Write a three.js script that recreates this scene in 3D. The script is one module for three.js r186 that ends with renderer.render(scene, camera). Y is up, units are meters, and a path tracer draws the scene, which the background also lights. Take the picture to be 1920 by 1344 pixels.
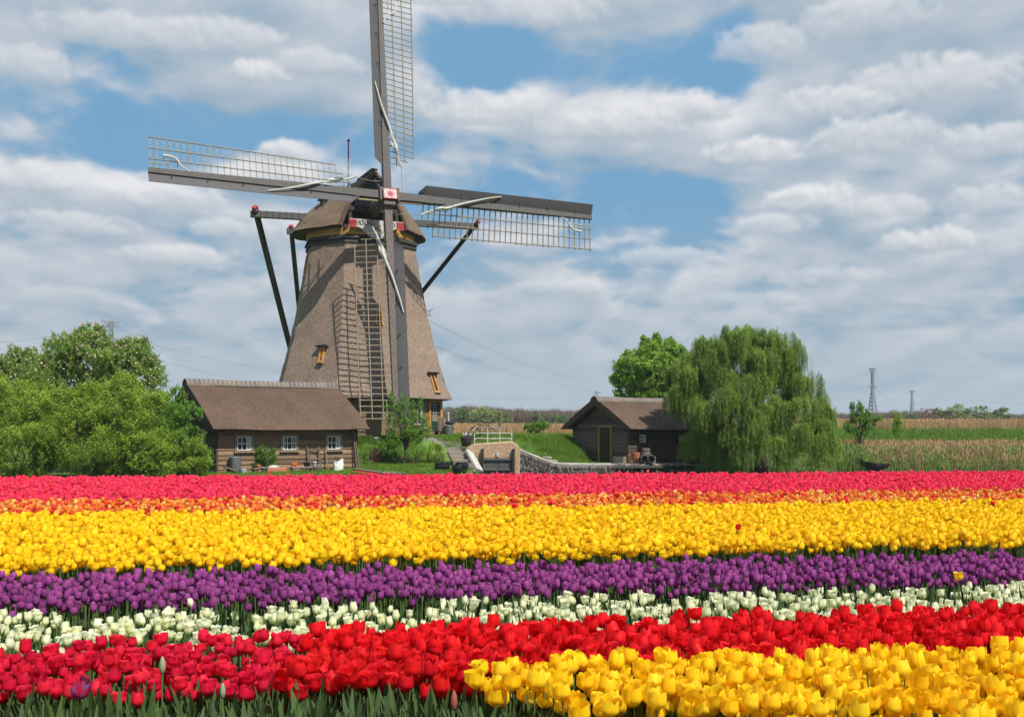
import * as THREE from 'three';
import { mergeGeometries, mergeVertices, toCreasedNormals } from 'three/addons/utils/BufferGeometryUtils.js';
import { FontLoader } from 'three/addons/loaders/FontLoader.js';
import { TextGeometry } from 'three/addons/geometries/TextGeometry.js';

// ---------------------------------------------------------------- camera, exposure, sun
const F = 2050, EYE = 1.6, HORIZON = 800;                       // focal length and horizon in pixels of the 1920 x 1344 photograph
const scene = new THREE.Scene();
const camera = new THREE.PerspectiveCamera(2 * Math.atan(672 / F) * 180 / Math.PI, 1024 / 716, 0.1, 4000);
camera.position.set(0, EYE, 0);
camera.lookAt(0, EYE, -1);
camera.setViewOffset(1920, 1344, 0, -(HORIZON - 672), 1920, 1344);
camera.updateProjectionMatrix();
const renderer = new THREE.WebGLRenderer({ antialias: true });
renderer.toneMapping = THREE.LinearToneMapping;
renderer.toneMappingExposure = 1.26;
renderer.shadowMap.enabled = true;
const SUN = new THREE.Vector3(0.48, 1.0, 0.56).normalize();
const sun = new THREE.DirectionalLight(new THREE.Color(1.0, 0.95, 0.87), 4.6);
sun.name = 'sun';
sun.position.copy(SUN).multiplyScalar(120).add(new THREE.Vector3(0, 0, -45));
sun.target.position.set(0, 0, -45);
sun.castShadow = true;
sun.shadow.mapSize.set(4096, 4096);
Object.assign(sun.shadow.camera, { left: -50, right: 50, top: 50, bottom: -50, near: 1, far: 260 });
scene.add(sun, sun.target);
scene.fog = new THREE.FogExp2(0xc4d0da, 0.00022);

// ---------------------------------------------------------------- random numbers and noise
function rng(seed) { let a = seed >>> 0; return () => { a = (a + 0x6D2B79F5) | 0; let t = Math.imul(a ^ (a >>> 15), 1 | a); t = (t + Math.imul(t ^ (t >>> 7), 61 | t)) ^ t; return ((t ^ (t >>> 14)) >>> 0) / 4294967296; }; }
const { lerp, clamp, smoothstep } = THREE.MathUtils;
const PERM = new Uint8Array(512), GX = new Float32Array(256), GY = new Float32Array(256);
{ const r = rng(77); const p = [...Array(256).keys()]; for (let i = 255; i > 0; i--) { const j = Math.floor(r() * (i + 1)); [p[i], p[j]] = [p[j], p[i]]; } for (let i = 0; i < 512; i++) PERM[i] = p[i & 255]; for (let i = 0; i < 256; i++) { const a = r() * 6.2831853; GX[i] = Math.cos(a); GY[i] = Math.sin(a); } }
function noise(x, y) {                                           // gradient noise, about -0.7 .. 0.7
  const xi = Math.floor(x), yi = Math.floor(y), fx = x - xi, fy = y - yi, X = xi & 255, Y = yi & 255;
  const u = fx * fx * fx * (fx * (fx * 6 - 15) + 10), v = fy * fy * fy * (fy * (fy * 6 - 15) + 10);
  const a = PERM[PERM[X] + Y], b = PERM[PERM[(X + 1) & 255] + Y], c = PERM[PERM[X] + ((Y + 1) & 255)], d = PERM[PERM[(X + 1) & 255] + ((Y + 1) & 255)];
  const n0 = GX[a] * fx + GY[a] * fy, n1 = GX[b] * (fx - 1) + GY[b] * fy, n2 = GX[c] * fx + GY[c] * (fy - 1), n3 = GX[d] * (fx - 1) + GY[d] * (fy - 1);
  return (n0 + u * (n1 - n0)) * (1 - v) + (n2 + u * (n3 - n2)) * v;
}
function fbm(x, y, o) { let s = 0, a = 0.5; for (let i = 0; i < o; i++) { s += a * noise(x, y); a *= 0.5; const t = x * 1.6 + y * 1.2 + 3.1; y = -x * 1.2 + y * 1.6 + 7.7; x = t; } return s; }

// ---------------------------------------------------------------- sky: thin blue with broken cloud decks, computed for every direction
{
  const W = 4096, H = 2048, data = new Float32Array(W * H * 4);
  const lin = (r, g, b) => [r, g, b].map((c) => { c /= 255; return c <= 0.04045 ? c / 12.92 : ((c + 0.055) / 1.055) ** 2.4; });
  const SKYGAIN = 0.80, dim = (c) => c.map((x) => x * SKYGAIN);
  const ZEN = dim(lin(84, 138, 188)), BLUE = dim(lin(116, 164, 202)), LOW = dim(lin(144, 172, 192)), HAZ = dim(lin(164, 182, 195));
  const WHITE = dim(lin(234, 234, 236)), PALE = dim(lin(192, 199, 208)), GREY = dim(lin(152, 174, 189));
  // where the decks are thick (+) or open (-): centre and half size in degrees of azimuth and elevation
  const deck = [
    [-20, 19.3, 12, 3.0, .20], [-15.5, 18.8, 7, 2.2, .18], [-23, 17.2, 6, 2.2, .16], [-11.5, 16.9, 4.3, 1.1, .30], [-9, 21.5, 13, 1.0, .18], [3.5, 16.0, 9, 1.9, .27], [10.5, 14.3, 4.5, 1.6, .30], [20, 18.2, 8, 3.6, .28], [19.5, 15.2, 8, 2.2, .26],
    [14.8, 10.9, 4.2, 1.5, .34], [19, 9.4, 5, 1.4, .2], [2, 21.4, 8, 1.3, .16], [-20, 11.6, 12, 1.2, .2], [-22, 8, 8, 1.1, .14], [22, 22, 8, 1.2, .2], [-12.2, 12.5, 2.2, .8, .24],
    [-10.5, 14.8, 9.0, 1.5, -.28], [-22, 14.8, 7, 1.8, -.22], [6.5, 18.0, 9, 1.4, -.27], [10.5, 17.2, 3.0, 2.4, -.22], [3, 11.6, 8.5, 1.5, -.26], [10, 11.6, 4, 1.1, -.20], [-2.5, 19.0, 4.4, 2.6, -.19], [-5, 17.6, 5, 2.6, -.16],
  ];
  const cloud = (dx, dy, dz, az, el, oct) => {
    const q = 3.9 / (dy + 0.26), x = dx * q, z = dz * q;
    const wx = noise(x * 0.8 + 11, z * 0.8 + 5) * 0.55, wz = noise(x * 0.8 + 31, z * 0.8 - 9) * 0.55;
    let d = fbm(x * 0.8 + wx + 3.3, z * 0.8 + wz + 8.1, 3) * 0.95 + 0.10 * noise(x * 0.3 + 1.7, z * 0.3 + 4.4) + 0.16 * (1 - smoothstep(dy, 0.03, 0.22)) + 0.045;
    if (oct > 3) { let bx = x * 2.6 + wx, bz = z * 2.6 + wz, am = 0.17; for (let i = 0; i < oct - 2; i++) { d += am * (0.30 - Math.abs(noise(bx, bz)) * 1.35); am *= 0.56; const t = bx * 1.7 + bz * 1.1; bz = -bx * 1.1 + bz * 1.7 + 5.3; bx = t; } }
    const ja = az + 3.4 * noise(x * .9 + 50, z * .9) + 1.2 * noise(x * 3 + 5, z * 3), jb = el + 1.5 * noise(x * .9 - 20, z * .9 + 13) + .6 * noise(x * 3, z * 3 + 9);
    for (let i = 0; i < deck.length; i++) { const k = deck[i], a = (ja - k[0]) / k[2], b = (jb - k[1]) / k[3], e = a * a + b * b; if (e < 14) d += k[4] * Math.exp(-e); }
    return d;
  };
  // single heaped clouds: azimuth, elevation, half width, half height in degrees, and how solid they are; those outside the frame follow at random
  const heads = [[9.0, 15.8, 3.2, 1.25, 1], [15.6, 11.2, 3.8, 1.05, 1], [21.0, 16.2, 5.6, 1.7, .8], [16.2, 15.6, 4.0, 1.3, .7], [-13.2, 17.4, 2.3, .8, .95], [-19.5, 18.6, 6.0, 1.3, .6], [-11.6, 13.7, 2.3, .9, .9], [21.0, 8.9, 3.6, 1.0, .85], [-17.2, 8.4, 3.8, .8, .7], [-24.4, 11.6, 2.8, 1.2, .8], [-1.6, 16.0, 4.8, 1.3, .8], [-18, 11.2, 5.0, .9, .6], [3.5, 7.2, 4.5, .7, .5], [12, 6.4, 5, .6, .45], [20, 5.2, 5, .6, .4], [-8, 6.0, 3, .6, .4], [4, 15.2, 4, 1.1, .7], [24, 20, 4, 1.4, .6], [-4, 21.5, 5, 1.0, .5], [6.2, 15.2, 3.6, 1.3, .8], [12.4, 13.6, 3.4, 1.1, .9], [18.2, 14.0, 4.2, 1.5, .75], [23.5, 13.2, 3.6, 1.3, .7], [18.8, 10.6, 3, .9, .6], [13.2, 10.0, 3.2, .9, .6], [23.4, 10.6, 3, 1.1, .6], [-22, 9.6, 4, .9, .6], [-14, 9.8, 3.4, .8, .55], [8, 8.6, 3.8, .8, .55], [0.5, 9.4, 3, .7, .45], [16, 7.4, 4, .7, .5], [-22.5, 6.2, 4, .7, .45], [-15, 18.9, 4.5, 1.2, .6], [-10, 18.0, 3.4, 1.0, .55], [18, 19.4, 5, 1.5, .6], [12.8, 18.6, 3.2, 1.4, .55], [1.5, 20.6, 5, 1.2, .5], [-24, 16.6, 3.4, 1.3, .5]];
  { const rs = rng(12); for (let i = 0; i < 60; i++) { const a = 34 + rs() * 292; heads.push([a > 180 ? a - 360 : a, 4 + rs() * 30, 3 + rs() * 5, .8 + rs() * 1.6, .5 + rs() * .5]); } }
  const heap = (k, az, el, n) => { const u = (az - k[0]) / k[2], v = (el - k[1]) / k[3], q = Math.exp(-((u * 1.5) ** 4)); let d = .62 - u * u - (v > 0 ? .75 * v * v : 2.6 * v * v); if (d < -1.2) return d; let f = .5, am = .62; for (let i = 0; i < n; i++) { d += am * (.27 - Math.abs(noise(az * f + k[1] * 3 + i * 7, el * f * 1.35 + k[0]))); f *= 2.05; am *= .6; } return d; };
  const mix3 = (a, b, t) => [a[0] + (b[0] - a[0]) * t, a[1] + (b[1] - a[1]) * t, a[2] + (b[2] - a[2]) * t];
  for (let j = 0; j < H; j++) {
    const el = ((j + 0.5) / H - 0.5) * Math.PI, sy = Math.sin(el), cy = Math.cos(el);
    for (let i = 0; i < W; i++) {
      const o = (j * W + i) * 4; let c;
      if (el <= 0) c = HAZ;
      else {
        const ph = ((i + 0.5) / W - 0.5) * 2 * Math.PI, dx = Math.cos(ph) * cy, dz = Math.sin(ph) * cy;
        let az = (ph + Math.PI / 2) * 180 / Math.PI; if (az > 180) az -= 360;
        const eld = el * 180 / Math.PI, near = Math.abs(az) < 32 && eld < 28, step = near ? 1 : 4;
        if (!near && (i % step || j % step) && i >= step && j > H / 2 + 8) {        // far from the frame the clouds need no fine detail
          const p = ((j - j % step) * W + i - i % step) * 4; data[o] = data[p]; data[o + 1] = data[p + 1]; data[o + 2] = data[p + 2]; data[o + 3] = 1; continue;
        }
        c = eld < 5 ? mix3(HAZ, LOW, eld / 5) : eld < 12 ? mix3(LOW, BLUE, (eld - 5) / 7) : mix3(BLUE, ZEN, smoothstep(eld, 12, 90));
        const oct = near ? 7 : 3, d = cloud(dx, sy, dz, az, eld, oct), up = 0.010 + 0.045 * sy, ce = Math.cos(el + up) / cy;
        const d2 = cloud(dx * ce, Math.sin(el + up), dz * ce, az, eld + up * 57.3, near ? 5 : 3);
        const cov = smoothstep(d, -0.14, 0.20), fall = smoothstep(eld, 0.5, 10);
        const lit = clamp(0.50 + (d - d2) * 1.1 * (0.4 + 0.6 * fall) - Math.max(0, d - 0.22) * 0.5 + 0.25 * noise(dx * 9 / (sy + .2), sy * 40), 0, 1);
        let k = lit < 0.5 ? mix3(GREY, PALE, lit * 2) : mix3(PALE, WHITE, lit * 2 - 1);
        k = mix3(mix3(HAZ, k, 0.5), k, fall);
        c = mix3(c, k, cov * (0.97 - 0.22 * (1 - lit)));
      }
      if (el > 0) {
        const ph = ((i + 0.5) / W - 0.5) * 2 * Math.PI; let az = (ph + Math.PI / 2) * 180 / Math.PI; if (az > 180) az -= 360; const eld = el * 180 / Math.PI;
        for (const k of heads) {
          if (Math.abs(az - k[0]) > k[2] * 1.5 || Math.abs(eld - k[1]) > k[3] * 1.7) continue;
          const d = heap(k, az, eld, 6); if (d <= 0) continue;
          const e = heap(k, az + .16, eld + .30, 4), a = smoothstep(d, 0, .5) * k[4], v = (eld - k[1]) / k[3], l = clamp(.60 + .6 * (heap(k, az, eld, 4) - e) + .26 * v, 0, 1);
          c = mix3(c, mix3(mix3(GREY, PALE, Math.min(1, l * 2)), WHITE, clamp(l * 2 - 1, 0, 1)), a * smoothstep(eld, 1, 9));
        }
      }
      data[o] = c[0]; data[o + 1] = c[1]; data[o + 2] = c[2]; data[o + 3] = 1;
    }
  }
  const sky = new THREE.DataTexture(data, W, H, THREE.RGBAFormat, THREE.FloatType);
  sky.mapping = THREE.EquirectangularReflectionMapping; sky.magFilter = sky.minFilter = THREE.LinearFilter; sky.needsUpdate = true;
  scene.background = sky; scene.environment = sky;
}

// ---------------------------------------------------------------- helpers
const V = (x, y, z) => new THREE.Vector3(x, y, z);
const at = (px, py, d) => V((px - 960) / F * d, EYE + (HORIZON - py) / F * d, -d);   // a point of the place from where it stands in the photograph and how far away it is
const used = new Map();
function numbered(name) { const n = used.get(name) ?? 0; used.set(name, n + 1); return n ? name + '_' + String(n).padStart(3, '0') : name; }
function tag(o, label, category, group, kind) { if (label) o.userData.label = label; if (category) o.userData.category = category; if (group) o.userData.group = group; if (kind) o.userData.kind = kind; return o; }
function thing(name, label, category, pos = [0, 0, 0], turn = 0, group) {
  const o = new THREE.Group(); o.name = numbered(name); o.position.set(...(pos.isVector3 ? pos.toArray() : pos)); o.rotation.y = turn; scene.add(o);
  return tag(o, label, category, group);
}
function mesh(name, geo, mat, parent) {
  if (Array.isArray(geo)) geo = join(geo);
  const m = new THREE.Mesh(geo, mat); m.castShadow = m.receiveShadow = true;
  m.name = parent ? name : numbered(name); (parent ?? scene).add(m); return m;
}
function part(name, parent) { const g = new THREE.Group(); g.name = name; parent.add(g); return g; }
function join(list) {
  const any = list.some((g) => g.attributes.color);
  return mergeGeometries(list.map((g) => { g = g.index ? g.toNonIndexed() : g; for (const k of Object.keys(g.attributes)) if (!['position', 'normal', 'uv', 'color'].includes(k)) g.deleteAttribute(k); if (!g.attributes.uv) g.setAttribute('uv', new THREE.BufferAttribute(new Float32Array(g.attributes.position.count * 2), 2)); if (any && !g.attributes.color) g.setAttribute('color', new THREE.BufferAttribute(new Float32Array(g.attributes.position.count * 3).fill(1), 3)); return g; }));
}
function boxUV(g, s = 1) {                                       // uv in metres from position and normal
  const p = g.attributes.position, n = g.attributes.normal, uv = new Float32Array(p.count * 2);
  for (let i = 0; i < p.count; i++) {
    const a = Math.abs(n.getX(i)), b = Math.abs(n.getY(i)), c = Math.abs(n.getZ(i));
    const [u, v] = b > a && b > c ? [p.getX(i), p.getZ(i)] : a > c ? [p.getZ(i), p.getY(i)] : [p.getX(i), p.getY(i)];
    uv[i * 2] = u * s; uv[i * 2 + 1] = v * s;
  }
  g.setAttribute('uv', new THREE.BufferAttribute(uv, 2)); return g;
}
const shiftUV = (g, a, b) => { const u = g.attributes.uv; for (let i = 0; i < u.count; i++) u.setXY(i, u.getX(i) + a, u.getY(i) + b); return g; };
const box = (w, h, d, x = 0, y = 0, z = 0) => boxUV(new THREE.BoxGeometry(w, h, d)).translate(x, y, z);
function bevelBox(w, h, d, b, x = 0, y = 0, z = 0) {
  const s = new THREE.Shape(); s.moveTo(-w / 2 + b, -h / 2 + b); s.lineTo(w / 2 - b, -h / 2 + b); s.lineTo(w / 2 - b, h / 2 - b); s.lineTo(-w / 2 + b, h / 2 - b);
  return boxUV(new THREE.ExtrudeGeometry(s, { depth: d - 2 * b, bevelSize: b, bevelThickness: b, bevelSegments: 1 }).translate(0, 0, -d / 2 + b)).translate(x, y, z);
}
function bar(a, b, w, h = w, w2 = w, h2 = h) {                   // a square bar from a to b
  const L = a.distanceTo(b), g = new THREE.BoxGeometry(1, L, 1), p = g.attributes.position;
  for (let i = 0; i < p.count; i++) { const top = p.getY(i) > 0; p.setX(i, p.getX(i) * (top ? w2 : w)); p.setZ(i, p.getZ(i) * (top ? h2 : h)); }
  boxUV(g); g.translate(0, L / 2, 0);
  g.applyQuaternion(new THREE.Quaternion().setFromUnitVectors(V(0, 1, 0), b.clone().sub(a).normalize())); g.translate(a.x, a.y, a.z); return g;
}
function rod(a, b, r1, r2 = r1, n = 7) {
  const L = a.distanceTo(b), g = new THREE.CylinderGeometry(r2, r1, L, n, 1); g.translate(0, L / 2, 0);
  g.applyQuaternion(new THREE.Quaternion().setFromUnitVectors(V(0, 1, 0), b.clone().sub(a).normalize())); g.translate(a.x, a.y, a.z); return g;
}
function tube(pts, r, seg = 16, n = 6) { return new THREE.TubeGeometry(new THREE.CatmullRomCurve3(pts), seg, r, n); }
function limb(pts, r1, r2, seg = 10, n = 6) {                    // a curved limb that tapers
  const c = new THREE.CatmullRomCurve3(pts), g = new THREE.TubeGeometry(c, seg, 1, n), p = g.attributes.position;
  for (let i = 0; i <= seg; i++) { const o = c.getPointAt(i / seg), r = lerp(r1, r2, i / seg); for (let j = 0; j <= n; j++) { const k = i * (n + 1) + j; p.setXYZ(k, o.x + (p.getX(k) - o.x) * r, o.y + (p.getY(k) - o.y) * r, o.z + (p.getZ(k) - o.z) * r); } }
  return g;
}
const lathe = (pts, n = 20) => new THREE.LatheGeometry(pts.map(([r, y]) => new THREE.Vector2(r, y)), n);
function tint(g, f) { const p = g.attributes.position, c = new Float32Array(p.count * 3); for (let i = 0; i < p.count; i++) c.set(f(p.getX(i), p.getY(i), p.getZ(i), i), i * 3); g.setAttribute('color', new THREE.BufferAttribute(c, 3)); return g; }
function grid(nu, nv, f) {                                        // a sheet of nu by nv cells; f(u, v) gives its points
  const pos = [], uv = [], idx = [];
  for (let j = 0; j <= nv; j++) for (let i = 0; i <= nu; i++) { const q = f(i / nu, j / nv); pos.push(q[0], q[1], q[2]); uv.push(q[3] ?? i / nu, q[4] ?? j / nv); }
  for (let j = 0; j < nv; j++) for (let i = 0; i < nu; i++) { const a = j * (nu + 1) + i, b = a + 1, c = a + nu + 1, d = c + 1; idx.push(a, b, d, a, d, c); }
  const g = new THREE.BufferGeometry(); g.setAttribute('position', new THREE.Float32BufferAttribute(pos, 3)); g.setAttribute('uv', new THREE.Float32BufferAttribute(uv, 2)); g.setIndex(idx); g.computeVertexNormals(); return g;
}
function instanced(name, geo, mat, list, parent) {               // list: [matrix, color]
  const m = new THREE.InstancedMesh(geo, mat, list.length); m.castShadow = m.receiveShadow = true;
  list.forEach(([a, c], i) => { m.setMatrixAt(i, a); if (c) m.setColorAt(i, c); });
  m.name = parent ? name : numbered(name); (parent ?? scene).add(m); m.userData.kind = 'stuff'; return m;
}
const _q = new THREE.Quaternion(), _e = new THREE.Euler();
const place = (x, y, z, rx, ry, rz, sx, sy = sx, sz = sx) => new THREE.Matrix4().compose(V(x, y, z), _q.setFromEuler(_e.set(rx, ry, rz, 'YXZ')).clone(), V(sx, sy, sz));

// ---------------------------------------------------------------- materials
function texture(size, f, srgb = true) {
  const d = new Uint8Array(size * size * 4);
  for (let j = 0; j < size; j++) for (let i = 0; i < size; i++) { const c = f(i, j), o = (j * size + i) * 4; for (let k = 0; k < 3; k++) d[o + k] = clamp(Math.round((c.length ? c[k] : c) * 255), 0, 255); d[o + 3] = 255; }
  const t = new THREE.DataTexture(d, size, size); t.wrapS = t.wrapT = THREE.RepeatWrapping; t.magFilter = THREE.LinearFilter; t.minFilter = THREE.LinearMipmapLinearFilter; t.generateMipmaps = true; if (srgb) t.colorSpace = THREE.SRGBColorSpace; t.needsUpdate = true; return t;
}
const withRepeat = (t, x, y) => { const c = t.clone(); c.repeat.set(x, y); c.needsUpdate = true; return c; };
const rt = rng(5);
const speckle = (() => { const N = 512, a = new Float32Array(N * N); for (let i = 0; i < 26000; i++) { let x = rt() * N, y = rt() * N; const l = 3 + rt() * 9, v = rt() * 2 - 1, dx = (rt() - .5) * .9; for (let k = 0; k < l; k++) { a[((y & 511) * N + (x & 511)) | 0] += v * .5; y += 1; x += dx; if (x < 0) x += N; } } return a; })();
const T_THATCH = texture(512, (i, j) => { const s = speckle[j * 512 + i] + (rt() - .5) * .45, w = noise(i / 14, j / 22) * .12; const k = clamp(.80 + s * .34 + w, .22, 1); return [k, k * .985, k * .965]; });
const T_THATCHB = texture(512, (i, j) => clamp(.5 + speckle[j * 512 + i] * .5, 0, 1), false);
const T_WOOD = texture(512, (i, j) => { const g = fbm(i / 90 + 9, j / 3.2, 4) * .9 + noise(i / 5, j / 2) * .12, b = noise(i / 60, j / 60) * .12; const k = clamp(.82 + g * .55 + b, .3, 1); return [k, k, k]; });
const T_WEAR = texture(512, (i, j) => { const g = fbm(i / 40, j / 40, 5) * .5 + (rt() - .5) * .1; const k = clamp(.85 + g, .4, 1); return [k, k, k]; });
const brickMap = (N, c1, c2, mortar, rows, cols) => texture(N, (i, j) => {
  const r = Math.floor(j / N * rows), fy = j / N * rows - r, x = i / N * cols + (r % 2) * .5, c = Math.floor(x) % cols, fx = x - Math.floor(x);
  const h = ((Math.sin((r * 57 + c * 131) * 12.9898) * 43758.5453) % 1 + 1) % 1, n = (rt() - .5) * .12 + fbm(i / 30, j / 30, 3) * .2;
  if (fy < .16 || fx < .07) return mortar.map((m) => m + n); return c1.map((a, k) => lerp(a, c2[k], h) + n);
});
const std = (o) => new THREE.MeshStandardMaterial({ roughness: .9, metalness: 0, ...o });
const C = (r, g, b) => new THREE.Color().setRGB(r, g, b);
const M = {
  thatch: std({ color: C(.40, .30, .235), map: withRepeat(T_THATCH, .2, .2), bumpMap: withRepeat(T_THATCHB, .2, .2), bumpScale: .03, vertexColors: true, roughness: 1 }),
  thatchDark: std({ color: C(.158, .104, .072), map: withRepeat(T_THATCH, .27, .27), bumpMap: withRepeat(T_THATCHB, .27, .27), bumpScale: .05, vertexColors: true, roughness: 1 }),
  capThatch: std({ color: C(.25, .185, .135), map: withRepeat(T_THATCH, .27, .27), bumpMap: withRepeat(T_THATCHB, .27, .27), bumpScale: .05, vertexColors: true, roughness: 1 }),
  tar: std({ color: C(.05, .045, .042), map: withRepeat(T_WOOD, .5, 2), roughness: .75 }),
  board: std({ color: C(.115, .108, .108), map: withRepeat(T_WOOD, 2, .35), roughness: .7 }),
  stock: std({ color: C(.10, .088, .08), map: withRepeat(T_WEAR, .6, .6), roughness: .65 }),
  stockBrown: std({ color: C(.16, .125, .105), map: withRepeat(T_WEAR, .6, .6), roughness: .7 }),
  lath: std({ color: C(.40, .335, .235), map: withRepeat(T_WEAR, 1, 1) }),
  black: std({ color: C(.022, .02, .02), roughness: .6 }),
  dark: std({ color: C(.03, .026, .024), roughness: .9 }),
  ochre: std({ color: C(.58, .33, .07), map: withRepeat(T_WEAR, .7, .7), roughness: .75 }),
  orange: std({ color: C(.72, .34, .07), map: withRepeat(T_WEAR, 1, 1), roughness: .6 }),
  white: std({ color: C(.66, .66, .62), map: withRepeat(T_WEAR, .8, .8), roughness: .55 }),
  canvas: std({ color: C(.72, .71, .62), map: withRepeat(T_WEAR, 1.5, 1.5), roughness: .95 }),
  red: std({ color: C(.5, .035, .03), map: withRepeat(T_WEAR, 1, 1), roughness: .6 }),
  redBright: std({ color: C(.62, .02, .03), roughness: .5 }),
  blue: std({ color: C(.05, .09, .22), roughness: .6 }),
  green: std({ color: C(.02, .06, .03), map: withRepeat(T_WEAR, 1, 1), roughness: .5 }),
  brick: std({ color: C(1, 1, 1), map: withRepeat(brickMap(512, [.40, .33, .24], [.55, .44, .31], [.42, .39, .34], 24, 8), .62, .62), roughness: .95 }),
  brickTan: std({ color: C(1, 1, 1), map: withRepeat(brickMap(512, [.60, .47, .35], [.72, .58, .44], [.72, .66, .58], 24, 8), .62, .62), roughness: .95 }),
  glass: std({ color: C(.02, .024, .026), roughness: .06 }),
  curtain: std({ color: C(.5, .46, .42), roughness: 1 }),
  sash: std({ color: C(.62, .63, .6), roughness: .5 }),
  frameTan: std({ color: C(.42, .3, .15), map: withRepeat(T_WEAR, 1, 1), roughness: .6 }),
  frameDark: std({ color: C(.035, .045, .055), roughness: .5 }),
  concrete: std({ color: C(.5, .47, .42), map: withRepeat(T_WEAR, .6, .6), roughness: .95 }),
  pale: std({ color: C(.66, .65, .58), map: withRepeat(T_WEAR, .8, .8), roughness: .8 }),
  mortar: std({ color: C(.30, .27, .23), map: withRepeat(T_WEAR, 1.5, 1.5), roughness: 1 }),
  steps: std({ color: C(.42, .345, .28), map: withRepeat(T_WOOD, .6, 1.5), roughness: .9 }),
  oldWood: std({ color: C(.2, .165, .135), map: withRepeat(T_WOOD, 1, 1), roughness: .9 }),
  tan: std({ color: C(.38, .25, .15), map: withRepeat(T_WOOD, 1, 1), roughness: .85 }),
  terracotta: std({ color: C(.45, .14, .07), roughness: .8 }),
  glaze: std({ color: C(.012, .013, .016), roughness: .12 }),
  soil: std({ color: C(.07, .05, .035), map: withRepeat(T_WEAR, 1.5, 1.5), roughness: 1 }),
  path: std({ color: C(.3, .25, .22), map: withRepeat(T_WEAR, 1, 1), roughness: 1 }),
  steel: std({ color: C(.21, .23, .26), roughness: .6, metalness: .3 }),
  zinc: std({ color: C(.3, .32, .34), map: withRepeat(T_WEAR, 2, 2), roughness: .5, metalness: .4 }),
  rubber: std({ color: C(.015, .015, .015), roughness: .7 }),
  bark: std({ color: C(.13, .1, .075), map: withRepeat(T_WOOD, 3, .6), roughness: 1 }),
  barkPale: std({ color: C(.2, .16, .12), map: withRepeat(T_WOOD, 3, .6), roughness: 1 }),
  water: new THREE.MeshPhysicalMaterial({ color: C(.035, .05, .045), roughness: .07 }),
};
const leafMat = (r, g, b, through = .4) => new THREE.MeshPhysicalMaterial({ color: C(r, g, b), roughness: .75, transmission: through, thickness: 0, specularIntensity: .35, side: THREE.DoubleSide });
const LEAF = { dark: leafMat(.06, .12, .03), apple: leafMat(.22, .36, .05, .5), willow: leafMat(.235, .36, .045, .5), bush: leafMat(.31, .44, .045, .5), maple: leafMat(.26, .43, .05, .5), fresh: leafMat(.17, .34, .035, .5), far: leafMat(.17, .25, .09), farPale: leafMat(.25, .32, .10), brownTwig: leafMat(.2, .15, .115, .2), reed: leafMat(.52, .36, .2, .35), reedGreen: leafMat(.24, .36, .09), grass: leafMat(.15, .265, .03), rose: leafMat(.2, .12, .07) };

// ---------------------------------------------------------------- ground, canal
const interp = (x, t) => { if (x <= t[0][0]) return t[0][1]; for (let i = 1; i < t.length; i++) if (x <= t[i][0]) { const k = (x - t[i - 1][0]) / (t[i][0] - t[i - 1][0]); return lerp(t[i - 1][1], t[i][1], k); } return t[t.length - 1][1]; };
const WATER = -1.0;
const SHORE = [[-40, 45.5], [-9, 46.5], [-7.2, 49.5], [-4.2, 50.5], [-1.8, 54.2], [-1.75, 55.9], [.30, 55.9], [.38, 56.15], [1.15, 56.8], [2.27, 57.6], [5.4, 59.3], [10, 62.6], [13, 63.5], [16, 66], [60, 67]];
const FOOT = [[-40, 60], [-3, 57], [0.4, 57], [4, 58.5], [5, 67], [10, 72], [14, 67.5], [60, 68]], CREST = [[-40, 66], [-3, 61.2], [.4, 60], [4, 70], [5, 74], [10, 84], [16, 106], [60, 110]];
const CRESTH = [[-40, .8], [-12, .98], [2, .98], [8, .9], [16, 1.25], [60, 1.3]];
function groundY(x, d) {
  if (d < 27.6) return -.06;
  const s = interp(x, SHORE);
  if (d < s) return d < 29 ? lerp(-.06, -1.7, (d - 27.6) / 1.4) : -1.7;
  const y0 = x > 13 ? -.85 : -.6, bank = x > 12 ? lerp(-1.5, y0, clamp((d - s) / 1.5, 0, 1)) : lerp(-1.7, y0 , clamp((d - s) / .35, 0, 1));
  const k = smoothstep(d, interp(x, FOOT), interp(x, CREST));
  let y = bank + (interp(x, CRESTH) - y0) * k;
  if (x > -9 && x < 2) y += .18 * clamp((d - 52) / 5, 0, 1) * (1 - k);
  return y + .05 * noise(x * .5, d * .5) * clamp((d - s) / 2, 0, 1);
}
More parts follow.
